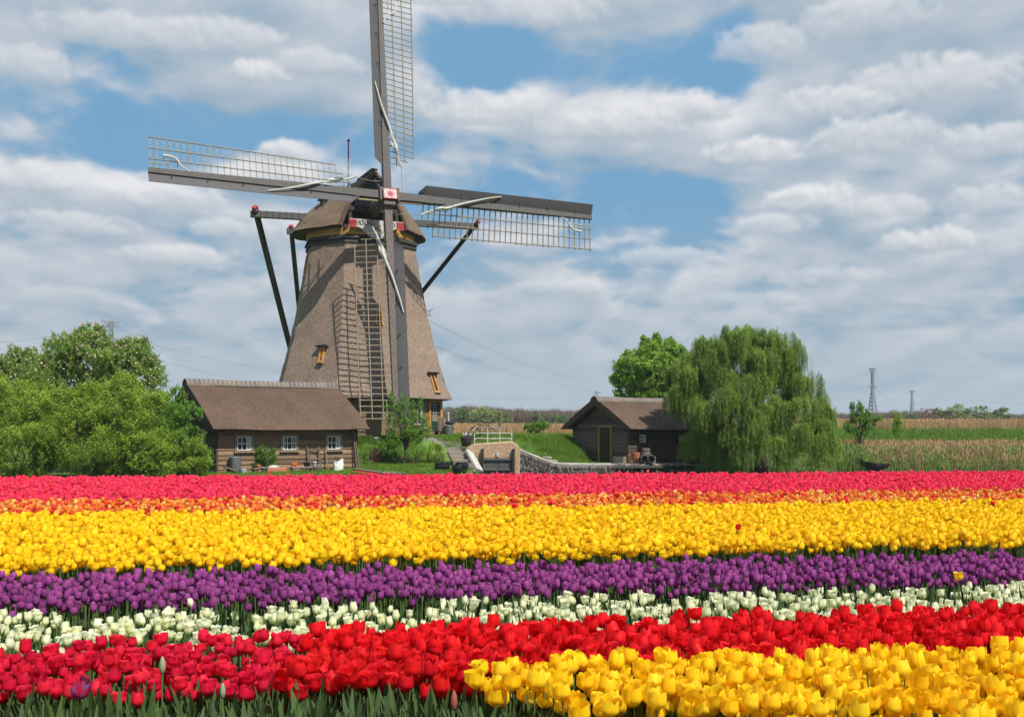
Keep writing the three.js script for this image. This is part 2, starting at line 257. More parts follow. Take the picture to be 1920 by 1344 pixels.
{
  const xs = [], ds = [];
  for (let x = -700; x < -40; x += 60) xs.push(x); for (let x = -40; x < -24; x += 1) xs.push(x); for (let x = -24; x < 36; x += .3) xs.push(x); for (let x = 36; x < 60; x += 1) xs.push(x); for (let x = 60; x <= 1500; x += 80) xs.push(x);
  for (let d = -40; d < 26; d += 6) ds.push(d); for (let d = 26; d < 45; d += .7) ds.push(d); for (let d = 45; d < 86; d += .3) ds.push(d); for (let d = 86; d < 130; d += 1.5) ds.push(d); for (let d = 130; d < 420; d += 20) ds.push(d); for (let d = 420; d <= 3400; d += 200) ds.push(d);
  const g = grid(xs.length - 1, ds.length - 1, (u, v) => { const x = xs[Math.round(u * (xs.length - 1))], d = ds[Math.round(v * (ds.length - 1))]; return [x, groundY(x, d), -d, x, d]; });
  tint(g, (x, y, z) => { const n = noise(x * .6, z * .6) * .25 + noise(x * 2.3, z * 2.3) * .2 + noise(x * .1, z * .1) * .3, d = -z; if (d < 28.5) return [.06, .045, .03]; if (y < -.95) return [.05, .045, .03]; const k = 1 + n; return d > 118 ? [.2 * k, .16 * k, .07 * k] : [.095 * k, .17 * k, .028 * k]; });
  tag(mesh('ground', g, std({ vertexColors: true, roughness: 1 })), null, null, null, 'structure');
  const w = boxUV(new THREE.PlaneGeometry(400, 46)); w.rotateX(-Math.PI / 2); w.translate(60, WATER, -50.2);
  tag(mesh('canal_water', w, M.water), null, null, null, 'structure');
  const soil = grid(60, 40, (u, v) => { const x = lerp(-17, 17, u), d = lerp(2.2, 27.4, v); return [x, -.02 + .03 * noise(x * 2, d * 2), -d, x, d]; });
  tag(mesh('field_soil', soil, M.soil), null, null, null, 'structure');
}
// trodden path from the mill door to the wooden steps
{
  const pts = [[-5.4, 62.2], [-4.7, 61.3], [-3.9, 60.5], [-3.2, 59.7], [-2.95, 58.6]];
  const c = new THREE.CatmullRomCurve3(pts.map(([x, d]) => V(x, 0, -d)));
  const g = grid(8, 40, (u, v) => { const p = c.getPoint(v), t = c.getTangent(v), w = (u - .5) * .95 * (1 + .2 * noise(v * 9, 3)), x = p.x - t.z * w, z = p.z + t.x * w; return [x, groundY(x, -z) + .035 - .05 * Math.abs(u - .5), z, x, z]; });
  tag(mesh('path', g, M.path), null, null, null, 'structure');
}

// ---------------------------------------------------------------- windmill
const MILL = V(-9.28, .95, -67), DEG = Math.PI / 180;
const mill = thing('windmill', 'tall octagonal thatched windmill with four lattice sails and a boarded cap', 'windmill', MILL);
const RAD = [[2.25, 5.75], [2.5, 5.6], [3.2, 5.25], [4.2, 4.98], [5.6, 4.58], [7.2, 4.2], [9, 3.84], [10.5, 3.56], [11.6, 3.38]];   // corner radius by height above the mill's ground
const VERT = -7;                                                  // a corner of the octagon, degrees to the right of the camera side
const octPoint = (R, deg) => { const k = Math.floor((deg - VERT) / 45), a = VERT + k * 45, t = (deg - a) / 45, A = a * DEG, B = (a + 45) * DEG; return [R * lerp(Math.sin(A), Math.sin(B), t), R * lerp(Math.cos(A), Math.cos(B), t)]; };
{
  const tower = part('tower', mill), faces = [];
  for (let k = 0; k < 8; k++) faces.push(grid(14, 48, (u, v) => {
    const h = lerp(2.3, 11.6, v), [x, z] = octPoint(interp(h, RAD), VERT + 45 * k + 44.999 * u), n = .05 * noise(k * 9 + u * 5, v * 12) + .03 * noise(k * 9 + u * 14, v * 40), s = 1 + n / 4;
    return [x * s, h, z * s, k * 5 + u * interp(h, RAD) * .765, h];
  }));
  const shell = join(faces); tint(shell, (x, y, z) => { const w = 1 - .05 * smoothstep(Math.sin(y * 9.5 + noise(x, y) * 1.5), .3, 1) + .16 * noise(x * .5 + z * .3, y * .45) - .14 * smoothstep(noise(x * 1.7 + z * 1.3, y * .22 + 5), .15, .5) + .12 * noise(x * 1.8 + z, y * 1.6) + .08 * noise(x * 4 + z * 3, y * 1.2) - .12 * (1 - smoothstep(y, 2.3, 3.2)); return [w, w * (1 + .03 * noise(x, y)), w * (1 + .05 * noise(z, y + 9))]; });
  mesh('thatch', shell, M.thatch, tower);
  const lip = [];
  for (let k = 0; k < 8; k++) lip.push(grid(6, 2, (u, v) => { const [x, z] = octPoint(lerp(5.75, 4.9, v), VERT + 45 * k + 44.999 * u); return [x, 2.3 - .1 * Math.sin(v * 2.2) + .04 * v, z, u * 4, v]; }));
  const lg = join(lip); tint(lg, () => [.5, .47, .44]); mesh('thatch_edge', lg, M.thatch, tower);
  const base = [];
  for (let k = 0; k < 8; k++) base.push(grid(1, 1, (u, v) => { const [x, z] = octPoint(lerp(5.25, 5.05, v), VERT + 45 * k + 44.999 * u); return [x, lerp(-.4, 2.6, v), z, u * 4, v * 3]; }));
  mesh('brick_base', base, M.brick, tower);
  for (const [r, y0, y1, m] of [[3.46, 11.4, 11.68, M.tar], [3.52, 11.66, 11.86, M.tar]]) {
    const ring = []; for (let k = 0; k < 8; k++) ring.push(grid(1, 3, (u, v) => { const rr = [r + .05, r, r - .03, 2.8][Math.round(v * 3)], [x, z] = octPoint(rr, VERT + 45 * k + 44.999 * u); return [x, [y0, y1 - .02, y1, y1][Math.round(v * 3)], z, u * 2.6, v]; }));
    mesh('timber_curb', ring, m, tower);
  }
  mesh('curb_ring', lathe([[2.9, 11.86], [3.24, 11.86], [3.28, 11.9], [3.28, 12.36], [3.2, 12.4], [2.8, 12.4]], 48), M.ochre, mill);
  // plinth, drain and the odd opening in the shell
  function opening(facet, t, h, w, hh, dormer) {
    const a = facet * DEG, R = interp(h, RAD), ap = R * Math.cos(22.5 * DEG), o = part('window', mill);
    const slope = Math.atan((interp(h - .5, RAD) - interp(h + .5, RAD)) * .92);
    o.position.set(Math.sin(a) * ap + Math.cos(a) * t, h, Math.cos(a) * ap - Math.sin(a) * t); o.rotation.set(-slope, a, 0, 'YXZ');
    const s = new THREE.Shape(); s.moveTo(-w / 2, -hh / 2); s.lineTo(w / 2, -hh / 2); s.lineTo(w * .42, hh / 2); s.lineTo(-w * .42, hh / 2); s.closePath();
    const hole = new THREE.Path(); hole.moveTo(-w / 2 + .1, -hh / 2 + .12); hole.lineTo(w / 2 - .1, -hh / 2 + .12); hole.lineTo(w * .42 - .1, hh / 2 - .05); hole.lineTo(-w * .42 + .1, hh / 2 - .05); hole.closePath(); s.holes.push(hole);
    mesh('frame', boxUV(new THREE.ExtrudeGeometry(s, { depth: .2, bevelEnabled: false })).translate(0, 0, -.08), M.orange, o);
    mesh('pane', box(w - .16, hh - .12, .03, 0, 0, .03), M.glass, o);
    if (dormer) { mesh('hood', [bevelBox(w * 2.1, .08, .34, .03, 0, hh / 2 + .05, .14), bevelBox(w * 1.5, .1, .3, .03, 0, hh / 2 + .1, .05)], M.tar, o); mesh('sill', bevelBox(w + .1, .07, .16, .02, 0, -hh / 2 - .02, .1), M.frameTan, o); }
    return o;
  }
  opening(-29.5, .64, 4.75, .36, .92, true); opening(60.5, .75, 3.2, .52, 1.15, true); opening(15.5, .54, 6.9, .46, .8, false); opening(-74.5, .45, 10.4, .36, 1.0, false);
  // green door in a yellow frame, small windows of the brick base
  function baseSpot(name, facet, t, y) { const a = facet * DEG, ap = 5.14 * Math.cos(22.5 * DEG), o = part(name, mill); o.position.set(Math.sin(a) * ap + Math.cos(a) * t, y, Math.cos(a) * ap - Math.sin(a) * t); o.rotation.set(-.02, a, 0, 'YXZ'); return o; }
  const door = baseSpot('door', 60.5, 1.0, 0);
  mesh('frame', [bevelBox(.2, 2.3, .22, .02, .62, 1.12, .06), bevelBox(.16, 2.3, .16, .02, -.56, 1.12, .04), bevelBox(1.34, .2, .2, .02, .03, 2.22, .05)], M.orange, door);
  mesh('leaf', [box(1.0, 1.0, .08, .03, .5, .02), box(1.0, .12, .08, .03, 2.06, .02), box(.14, 1.2, .08, -.4, 1.5, .02), box(.14, 1.2, .08, .46, 1.5, .02)], M.green, door);
  mesh('pane', box(.74, 1.02, .02, .03, 1.5, .01), M.glass, door); mesh('glazing_bar', [box(.03, 1.02, .04, -.1, 1.5, .03), box(.03, 1.02, .04, .16, 1.5, .03), box(.74, .03, .04, .03, 1.5, .03), box(.74, .04, .04, .03, 2, .03), box(.74, .04, .04, .03, 1.0, .03)], M.white, door);
  mesh('plinth', bevelBox(.3, .35, .3, .03, .64, .1, .1), M.zinc, door);
  const bw = baseSpot('window', 60.5, -.9, 1.35); mesh('frame', [box(.9, .08, .12, 0, .55, .05), box(.9, .08, .12, 0, -.55, .05), box(.08, 1.02, .12, .41, 0, .05), box(.08, 1.02, .12, -.41, 0, .05), box(.05, 1.02, .08, 0, 0, .05), box(.74, .05, .08, 0, 0.05, .05)], M.white, bw); mesh('pane', box(.76, 1.04, .03, 0, 0, .02), M.glass, bw); mesh('sill', bevelBox(1, .08, .16, .02, 0, -.63, .08), M.frameTan, bw);
}
// the cap, turned to the right of the camera
const YAW = 23.5 * DEG, TILT = 11 * DEG, CAPY = 12.2;
const cap = part('cap', mill); cap.position.y = CAPY; cap.rotation.y = YAW;
{
  const ST = [[-4.15, .7, 1.15, .3], [-3.7, 2.2, 2.1, .22], [-2.7, 3.2, 3.1, .12], [-1.2, 3.78, 3.72, .04], [.2, 3.86, 3.86, 0], [1.4, 3.3, 3.86, .02], [2.3, 2.45, 3.84, .06], [2.9, 1.9, 3.8, .1]];
  for (const q of ST) q[2] = q[3] + (q[2] - q[3]) * .92;
  const st = (z, k) => { if (z <= ST[0][0]) return ST[0][k]; for (let i = 1; i < ST.length; i++) if (z <= ST[i][0]) { const t = (z - ST[i - 1][0]) / (ST[i][0] - ST[i - 1][0]); return lerp(ST[i - 1][k], ST[i][k], t * t * (3 - 2 * t) * .4 + t * .6); } return ST[ST.length - 1][k]; };
  const sect = (z, s) => { const w = st(z, 1), t = st(z, 2), e = st(z, 3) + .12; const a = Math.abs(s), x = w * (1 - a ** 1.75) * (1 + .08 * (1 - a) ** 6); return [x, e + (t - e) * a]; };
  const skin = grid(56, 40, (u, v) => { const z = lerp(-4.15, 2.9, v), q = u * 2 - 1, s = 1 - Math.abs(q), [x, y] = sect(z, s), n = .05 * noise(u * 14, v * 9); return [Math.sign(q) * x * (1 + n * .5), y + n, z, u * 9, v * 7]; });
  tint(skin, (x, y, z) => { const w = 1 + .3 * noise(x * .8 + 4, z * .8 + y) + .15 * noise(x * 3, z * 3 + y) + .25 * (1 - smoothstep(y, .8, 2.4)); return [w * 1.02, w, w * .94]; });
  mesh('thatch', skin, M.capThatch, cap);
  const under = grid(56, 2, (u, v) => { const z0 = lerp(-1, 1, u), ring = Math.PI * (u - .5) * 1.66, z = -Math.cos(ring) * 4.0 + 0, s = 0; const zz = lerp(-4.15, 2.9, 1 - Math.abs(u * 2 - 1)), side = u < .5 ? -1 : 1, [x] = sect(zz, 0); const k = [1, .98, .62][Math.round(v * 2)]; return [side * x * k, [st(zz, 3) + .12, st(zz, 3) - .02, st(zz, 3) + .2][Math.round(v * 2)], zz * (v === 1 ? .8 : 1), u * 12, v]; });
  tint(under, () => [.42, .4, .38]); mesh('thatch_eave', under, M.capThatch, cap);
  // boarded front: overlapping planks above the shaft, upright ones below, in the mouth of the thatch
  const fz = 2.84, wAt = (y) => { let lo = 0, hi = 1; for (let i = 0; i < 22; i++) { const m = (lo + hi) / 2; if (sect(2.9, m)[1] < y) lo = m; else hi = m; } return Math.max(.06, sect(2.9, lo)[0]); };
  for (let k = 0; k < 7; k++) { const y = 2.15 + k * .168, w = wAt(y + .08) - .04; mesh('plank', boxUV(new THREE.BoxGeometry(w * 2, .17, .05)).rotateX(-.22).translate(0, y + .085, fz + .07 - k * .012), M.tar, cap); }
  for (let k = 0; k < 15; k++) { const x = -1.82 + k * .26, w = wAt(2.12); if (Math.abs(x) < w) mesh('upright_plank', box(.245, .72, .05, x, 1.76, fz - .03), M.board, cap); }
  mesh('breast_beam', bevelBox(3.1, .28, .34, .03, 0, 1.2, fz - .1), M.tar, cap); for (const k of [-1, 1]) mesh('jamb', bevelBox(.24, 1.3, .24, .03, k * 1.42, .6, fz - .12), M.tar, cap);
  mesh('inner_wall', box(3.2, 1.5, .06, 0, .7, fz - .55), M.dark, cap);
  mesh('back_wall', box(3.2, 2.2, .06, 0, 1.4, fz - .4), M.dark, cap);
  for (const k of [-1, 1]) mesh('bracket', box(.2, .2, .8, k * 1.3, .3, fz + .1), M.tar, cap);
  mesh('front_sill', bevelBox(3.6, .26, .36, .03, 0, .12, fz - .14), M.tar, cap);
  mesh('ridge_board', bevelBox(.36, .12, 3.3, .03, 0, 3.58, 1.35), M.tar, cap);
  for (const s of [-1, 1]) {                                      // thick rolled edge of the thatch round the mouth
    const pts = []; for (let i = 0; i <= 10; i++) { const [x, y] = sect(2.9, i / 10); pts.push(V(s * x * .98, y - .05, 2.88)); }
    const t = tube(pts, .14, 24, 7); tint(t, () => [.8, .78, .75]); mesh('thatch_roll', t, M.capThatch, cap);
  }
  // white painted board with the year
  const s = new THREE.Shape(); s.moveTo(-1.62, .30); s.lineTo(1.62, .30); s.lineTo(1.66, -.12); s.lineTo(1.1, -.16); s.bezierCurveTo(.9, -.2, .8, -.35, .55, -.55); s.bezierCurveTo(.35, -.7, .2, -.74, 0, -.74); s.bezierCurveTo(-.2, -.74, -.35, -.7, -.55, -.55); s.bezierCurveTo(-.8, -.35, -.9, -.2, -1.1, -.16); s.lineTo(-1.66, -.12); s.closePath();
  const by = .2, bz = fz + .52, brd = part('date_board', cap);
  mesh('board', boxUV(new THREE.ExtrudeGeometry(s, { depth: .07, bevelSize: .012, bevelThickness: .012, bevelSegments: 1 })).translate(0, by, bz), M.white, brd);
  for (const k of [-1, 1]) { mesh('red_block', bevelBox(.46, .36, .1, .02, k * 1.43, by + .1, bz + .06), M.red, brd); mesh('red_edge', box(.5, .05, .11, k * 1.43, by - .14, bz + .06), M.redBright, brd); }
  mesh('ochre_block', bevelBox(.26, .3, .08, .02, -.02, by - .22, bz + .08), M.ochre, brd);
  const font = await new FontLoader().loadAsync('fonts/droid/droid_serif_regular.typeface.json');
  for (const [t, x] of [['ANNO', -1.15], ['40', .74]]) { const g = new TextGeometry(t, { font, size: .25, depth: .02, curveSegments: 4, bevelEnabled: false }); g.translate(x, by - .02, bz + .085); mesh('lettering', g, M.black, brd); }
  // beams of the tail, struts
  const toCap = (p) => p.clone().sub(MILL).sub(V(0, CAPY, 0)).applyAxisAngle(V(0, 1, 0), -YAW);
  const bY = 1.12, LB = [V(-6.75, bY, .15), V(7.65, bY, .15)];
  const a0 = toCap(at(470, 401, 64.0)), a1 = toCap(at(896, 425, 70.2)), dirB = a1.clone().sub(a0).normalize();
  mesh('cross_beam', [bar(a0, a1, .36, .36)], M.board, cap);
  for (let i = 0; i < 15; i++) { const q = a0.clone().addScaledVector(dirB, .5 + i * .38); mesh('beam_strap', bar(q, q.clone().addScaledVector(dirB, .045), .39, .39), M.black, cap); }
  const b0 = toCap(at(538, 433, 68.2)), b1 = b0.clone().add(V(7.4, .0, .3)); mesh('rear_beam', bar(b0, b1, .38, .38), M.board, cap);
  const tail = toCap(at(583, 808, 79));
  const strut = (top, tip, end, r) => { const d = end.clone().sub(top).normalize(), head = top.clone().addScaledVector(d, -tip); mesh('strut', bar(head, end, r, r), M.black, cap); mesh('painted_tip', bar(head.clone().addScaledVector(d, -.13), head, r + .012, r + .012), M.red, cap); mesh('white_band', bar(head.clone().addScaledVector(d, .05), head.clone().addScaledVector(d, .09), r + .014, r + .014), M.white, cap); };
  strut(toCap(at(481, 403, 64.2)), .48, tail, .26); strut(toCap(at(889, 425, 70.05)), .4, tail, .26); strut(toCap(at(546, 433, 68.35)), .26, tail, .22);
  const foot = toCap(at(575, 806, 79.3)); mesh('tail_pole', bar(V(0, 1.2, -4.1), foot, .4, .4), M.black, cap);
  { const hp = (y) => { let a = 0, b = 1; for (let i = 0; i < 20; i++) { const m = (a + b) / 2; if (sect(1.0, m)[1] < y) a = m; else b = m; } return -sect(1.0, a)[0]; }; const p0 = hp(1.65), g1 = box(.34, .5, .5, p0 + .1, 1.65, 1.0); mesh('hatch', g1, M.dark, cap); mesh('hatch_hood', bevelBox(.5, .06, .6, .02, p0 + .02, 1.93, 1.0), M.tar, cap); }
  const dm = toCap(at(653, 341, 67)); for (const [y0, y1, m] of [[-.3, .35, M.blue], [.35, 1.4, M.white], [1.4, 2.5, M.red]]) mesh('flag_pole', rod(dm.clone().add(V(0, y0, 0)), dm.clone().add(V(0, y1, 0)), .045), m, cap);
  mesh('pole_cap', new THREE.SphereGeometry(.09, 10, 6).translate(dm.x, dm.y + 2.53, dm.z), M.black, cap);
  // windshaft
  mesh('windshaft', rod(V(0, 1.55 - .6, 1.2), V(.05, 1.55, 5.0), .36, .34, 14), M.stockBrown, cap);
}
// sails
{
  const n = V(Math.sin(YAW) * Math.cos(TILT), Math.sin(TILT), Math.cos(YAW) * Math.cos(TILT)), r = V(Math.cos(YAW), 0, -Math.sin(YAW)), u = n.clone().cross(r);
  const HUB = V(Math.sin(YAW) * 5.2 + .12, 13.75, Math.cos(YAW) * 5.2);
  const q0 = new THREE.Quaternion().setFromRotationMatrix(new THREE.Matrix4().makeBasis(r, u, n));
  const hub = part('sail_hub', mill); hub.position.copy(HUB); hub.quaternion.copy(q0);
  mesh('casting', [bevelBox(.95, .95, .8, .05, 0, 0, -.2), bevelBox(.7, .3, .9, .04, 0, -.48, -.1), bevelBox(.12, .8, .9, .02, -.52, 0, 0), bevelBox(.12, .8, .9, .02, .52, 0, 0)], M.stockBrown, hub);
  mesh('painted_face', bevelBox(.76, .56, .12, .02, .02, 0, .42), M.white, hub);
  mesh('red_border', [box(.05, .58, .13, -.37, 0, .42), box(.05, .58, .13, .41, 0, .42), box(.8, .03, .13, .02, .27, .415), box(.8, .03, .13, .02, -.28, .415)], M.redBright, hub);
  const s = new THREE.Shape(); for (let i = 0; i < 16; i++) { const a = i / 16 * 2 * Math.PI, q = i % 2 ? .10 : .23; i ? s.lineTo(Math.sin(a) * q, Math.cos(a) * q) : s.moveTo(Math.sin(a) * q, Math.cos(a) * q); }
  mesh('star', new THREE.ExtrudeGeometry(s, { depth: .02, bevelEnabled: false }).translate(.02, 0, .485), M.redBright, hub);
  for (const k of [-1, 1]) mesh('wedge', box(1.5, .07, .1, k * 1.2, -.34, .1), M.frameTan, hub);
  const ROLL = 1.15 * DEG, rs = rng(21);
  const tau = (e) => lerp(21, 4, clamp((e - 2.5) / 11, 0, 1)) * DEG;
  const onLat = (x, e) => V(.1 + (x - .1) * Math.cos(tau(e)), e, -.02 - (x - .1) * Math.sin(tau(e)));
  ['top', 'right', 'bottom', 'left'].forEach((k, i) => {
    const sail = part('sail', mill); sail.position.copy(HUB); sail.quaternion.copy(q0).multiply(new THREE.Quaternion().setFromAxisAngle(V(0, 0, 1), -i * Math.PI / 2 - ROLL));
    const front = i % 2 ? .06 : -.1, L = 13.0, sm = i === 2 ? M.stockBrown : M.stock;
    mesh('stock', bar(V(0, .3, front), V(0, L, front + .05), .46, .4, .26, .2), sm, sail);
    const lead = grid(2, 24, (a, b) => { const e = lerp(i === 2 ? 2.6 : 1.75, L, b), w = .56 * smoothstep(e, i === 2 ? 2.4 : 1.6, i === 2 ? 2.9 : 2.1) + .02; return [-.16 - w * a, e, front + .06 + .3 * a + .02 * Math.sin(a * 3), a * .6, e]; });
    const leadBack = grid(2, 24, (a, b) => { const e = lerp(i === 2 ? 2.6 : 1.75, L, b), w = .56 * smoothstep(e, i === 2 ? 2.4 : 1.6, i === 2 ? 2.9 : 2.1) + .02; return [-.16 - w * (1 - a), e, front + .02 + .3 * (1 - a), a * .6, e]; });
    mesh('leading_board', [lead, leadBack], M.board, sail);
    for (let j = 1; j < 6; j++) mesh('board_cleat', box(.5, .05, .03, 0, 0, 0).rotateY(-.5).translate(-.42, 2.6 + j * 1.85, front + .2), M.black, sail);
    const N = 32;
    for (let j = 0; j < N; j++) { const e = 2.15 + (L - .1 - 2.15) * j / (N - 1), x1 = 2.0 + rs() * .08; mesh('lattice_bar', bar(onLat(-.02, e), onLat(j === 0 ? 1.2 : j === 1 ? 1.6 : x1, e), .052, .042), M.lath, sail); }
    for (const x of [.72, 1.34, 1.98]) { const pts = []; for (let j = 0; j <= 8; j++) pts.push(onLat(x, lerp(x > 1.9 ? 2.85 : x > 1.3 ? 2.5 : 2.05, L - .03, j / 8)).add(V(0, 0, .05))); mesh('lattice_lath', tube(pts, .034, 16, 4), M.lath, sail); }
    mesh('lattice_lath', bar(onLat(.5, L - 1.1), onLat(.5, L - .03), .05, .05), M.lath, sail);
    // furled cloth
    const roll = [[-.58, 6.9], [-.42, 6.2], [-.2, 5.4], [.06, 4.6], [.3, 3.9], [.5, 3.3]].map(([x, e], q) => V(x, e, front + .34 - (x > .2 ? .12 : 0) + .03 * Math.sin(q * 2)));
    mesh('sail_cloth', limb(roll, .035, .085, 24, 7), M.canvas, sail);
    const fold = grid(8, 10, (a, b) => { const e = lerp(3.9, 2.7, b), w = .34 * Math.sin(Math.PI * clamp(b * .9 + .08, 0, 1)) + .04; return [.34 + .28 * b + (a - .5) * w, e + .1 * Math.sin(a * 5), front + .24 + .09 * Math.sin(a * 9 + b * 6) , a, b]; });
    const fold2 = fold.clone().translate(0.01, 0, -.05);
    mesh('cloth_bunch', [fold, fold2], M.canvas, sail);
    mesh('cloth_tail', tube([V(.62, 2.8, front + .2), V(.72, 2.4, front + .1), V(.95, 1.9, front + .05)], .05, 8, 6), M.canvas, sail);
    if (i !== 2) mesh('cloth_end', limb([V(.1, L - 2.2, .16), V(.4, L - 1.7, .12), V(.85, L - 1.35, .08), V(.95, L - .75, .06)], .03, .07, 12, 6), M.canvas, sail);
    if (i !== 2) mesh('sheet_rope', tube([V(.95, 1.9, front), V(.9, 1.0, -.1), V(1.05, .1, -.3)], .016, 8, 5), M.lath, sail);
  });
}

// ---------------------------------------------------------------- thatched sheds
function shed(name, label, category, corner, turn, L, W, o) {
  const h = thing(name, label, category, corner, turn), eave = o.eave, ridge = o.ridge, ov = .7, gov = .4, rh = rng(o.seed);
  const th = .34, outerY = (z) => { const t = Math.abs(z + W / 2) / (W / 2 + ov); return lerp(ridge + th, eave, t) + .07 * Math.sin(t * 3.14); }, slopeY = (z) => outerY(z) - th;   // outer side and underside of the roof
  // core walls
  const s = new THREE.Shape(); s.moveTo(0, -.3); s.lineTo(W, -.3); s.lineTo(W, slopeY(-W) - .02); s.lineTo(W / 2, ridge - .1); s.lineTo(0, slopeY(0) - .02); s.closePath();
  mesh('wall_core', new THREE.ExtrudeGeometry(s, { depth: L - .1, bevelEnabled: false }).rotateY(Math.PI / 2).translate(.05, 0, 0), M.dark, h);
  // boards
  const wall = part('wall', h), bh = .225, top = slopeY(0) - .02;
  const mats = [0, 1, 2, 3].map((k) => std({ color: C(...o.wood).multiplyScalar(.66 + .22 * k), map: withRepeat(T_WOOD, .35, 1.6), roughness: .85 }));
  for (let y = .02, k = 0; y < top; y += bh, k++) {
    const cuts = [0]; let x = 2 + rh() * 3; while (x < L - 1) { cuts.push(x); x += 2.6 + rh() * 2.4; } cuts.push(L);
    for (let i = 0; i + 1 < cuts.length; i++) { const w = cuts[i + 1] - cuts[i] - .008; mesh('board', shiftUV(boxUV(new THREE.BoxGeometry(w, bh + .015, .03)), rh() * 9, rh() * 9).rotateX(-.2).translate((cuts[i] + cuts[i + 1]) / 2, y + bh / 2, .03), mats[Math.floor(rh() * 4)], wall); }
  }
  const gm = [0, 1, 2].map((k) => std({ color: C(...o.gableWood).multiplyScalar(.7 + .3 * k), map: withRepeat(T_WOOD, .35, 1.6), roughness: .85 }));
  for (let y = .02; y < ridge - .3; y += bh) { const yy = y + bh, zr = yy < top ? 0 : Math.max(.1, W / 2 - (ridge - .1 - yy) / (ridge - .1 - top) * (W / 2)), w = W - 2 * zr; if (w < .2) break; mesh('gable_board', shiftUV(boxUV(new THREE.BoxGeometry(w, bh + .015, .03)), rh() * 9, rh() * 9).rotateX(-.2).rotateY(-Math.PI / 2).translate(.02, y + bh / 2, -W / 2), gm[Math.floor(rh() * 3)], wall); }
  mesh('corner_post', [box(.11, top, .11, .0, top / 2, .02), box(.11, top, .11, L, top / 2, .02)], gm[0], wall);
  // thatch
  const pts = [], N = 18, zf = ov, zb = -W - ov, mid = -W / 2;
  pts.push([zf - .02, outerY(zf) - .05]);
  for (let i = 0; i <= N; i++) { const z = lerp(zf + .03, mid, i / N); pts.push([z, outerY(z)]); }
  for (let i = 1; i <= N; i++) { const z = lerp(mid, zb - .03, i / N); pts.push([z, outerY(z)]); }
  pts.push([zb + .02, outerY(zb) - .05], [zb + .45, outerY(zb) + .0], [zb + .5, slopeY(zb + .5)], [mid, ridge - .05], [zf - .5, slopeY(zf - .5)], [zf - .45, outerY(zf) + .0]);
  const P = pts.length, ns = 40, sag = (x) => -.05 * Math.sin(Math.PI * clamp(x / L, 0, 1)) + .03 * noise(x * .7, o.seed);
  const roof = grid(P, ns, (u, v) => { const i = Math.round(u * P) % P, x = lerp(-gov, L + gov, v), [z, y] = pts[i], n = i > 1 && i < 2 * N ? .035 * noise(x * 1.3 + o.seed, z * 1.3) + .02 * noise(x * 4, z * 4) : .02 * noise(x * 3, i); return [x, y + sag(x) + n, z, x, i * .25]; });
  const cx = new THREE.Shape(); pts.forEach(([z, y], i) => i ? cx.lineTo(z, y) : cx.moveTo(z, y)); cx.closePath();
  const ends = [[-gov, -1], [L + gov, 1]].map(([x]) => new THREE.ShapeGeometry(cx).rotateY(-Math.PI / 2).scale(1, 1, 1).translate(x, 0, 0));
  roof.computeVertexNormals(); const shellG = toCreasedNormals(roof, 1.0);
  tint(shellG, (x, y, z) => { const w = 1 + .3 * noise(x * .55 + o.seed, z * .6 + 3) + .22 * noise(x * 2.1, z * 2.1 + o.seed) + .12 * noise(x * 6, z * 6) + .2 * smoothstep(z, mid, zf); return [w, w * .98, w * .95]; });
  const rf = part('roof', h); mesh('thatch', shellG, M.thatchDark, rf);
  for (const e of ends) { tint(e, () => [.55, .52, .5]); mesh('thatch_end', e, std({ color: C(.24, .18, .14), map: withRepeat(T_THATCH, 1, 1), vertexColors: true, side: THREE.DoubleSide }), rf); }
  // ridge of tiles with mortar joints
  const n = Math.round((L + 2 * gov) / .235), w = (L + 2 * gov) / n, arc = (r0, r1, a, len) => { const q = new THREE.Shape(); q.absarc(0, 0, r1, Math.PI / 2 - a, Math.PI / 2 + a, false); q.absarc(0, 0, r0, Math.PI / 2 + a, Math.PI / 2 - a, true); return boxUV(new THREE.ExtrudeGeometry(q, { depth: len, bevelEnabled: false, curveSegments: 10 }).rotateY(Math.PI / 2)); };
  const tile = arc(.28, .37, 1.35, w - .035), joint = arc(.3, .385, 1.37, .045);
  const tm = [[.19, .16, .145], [.22, .18, .15], [.15, .14, .14], [.25, .2, .14]].map((c) => std({ color: C(...c), map: T_WEAR }));
  for (let i = 0; i < n; i++) { const x = -gov + i * w, y = ridge + th - .25 + sag(x); const t = mesh('ridge_tile', tile, tm[Math.floor(rh() * 4)], rf); t.position.set(x + .02, y + rh() * .01, mid); const j = mesh('mortar_joint', joint, M.mortarPale ??= std({ color: C(.33, .28, .23), map: T_WEAR }), rf); j.position.set(x - .015, y, mid); }
  for (const k of [-1, 1]) mesh('ridge_mortar', bar(V(-gov, ridge + th - .17 + sag(0), mid + k * .36), V(L + gov, ridge + th - .17 + sag(L), mid + k * .36), .06, .05), M.mortarPale, rf);
  return { group: h, top, slopeY, rf };
}
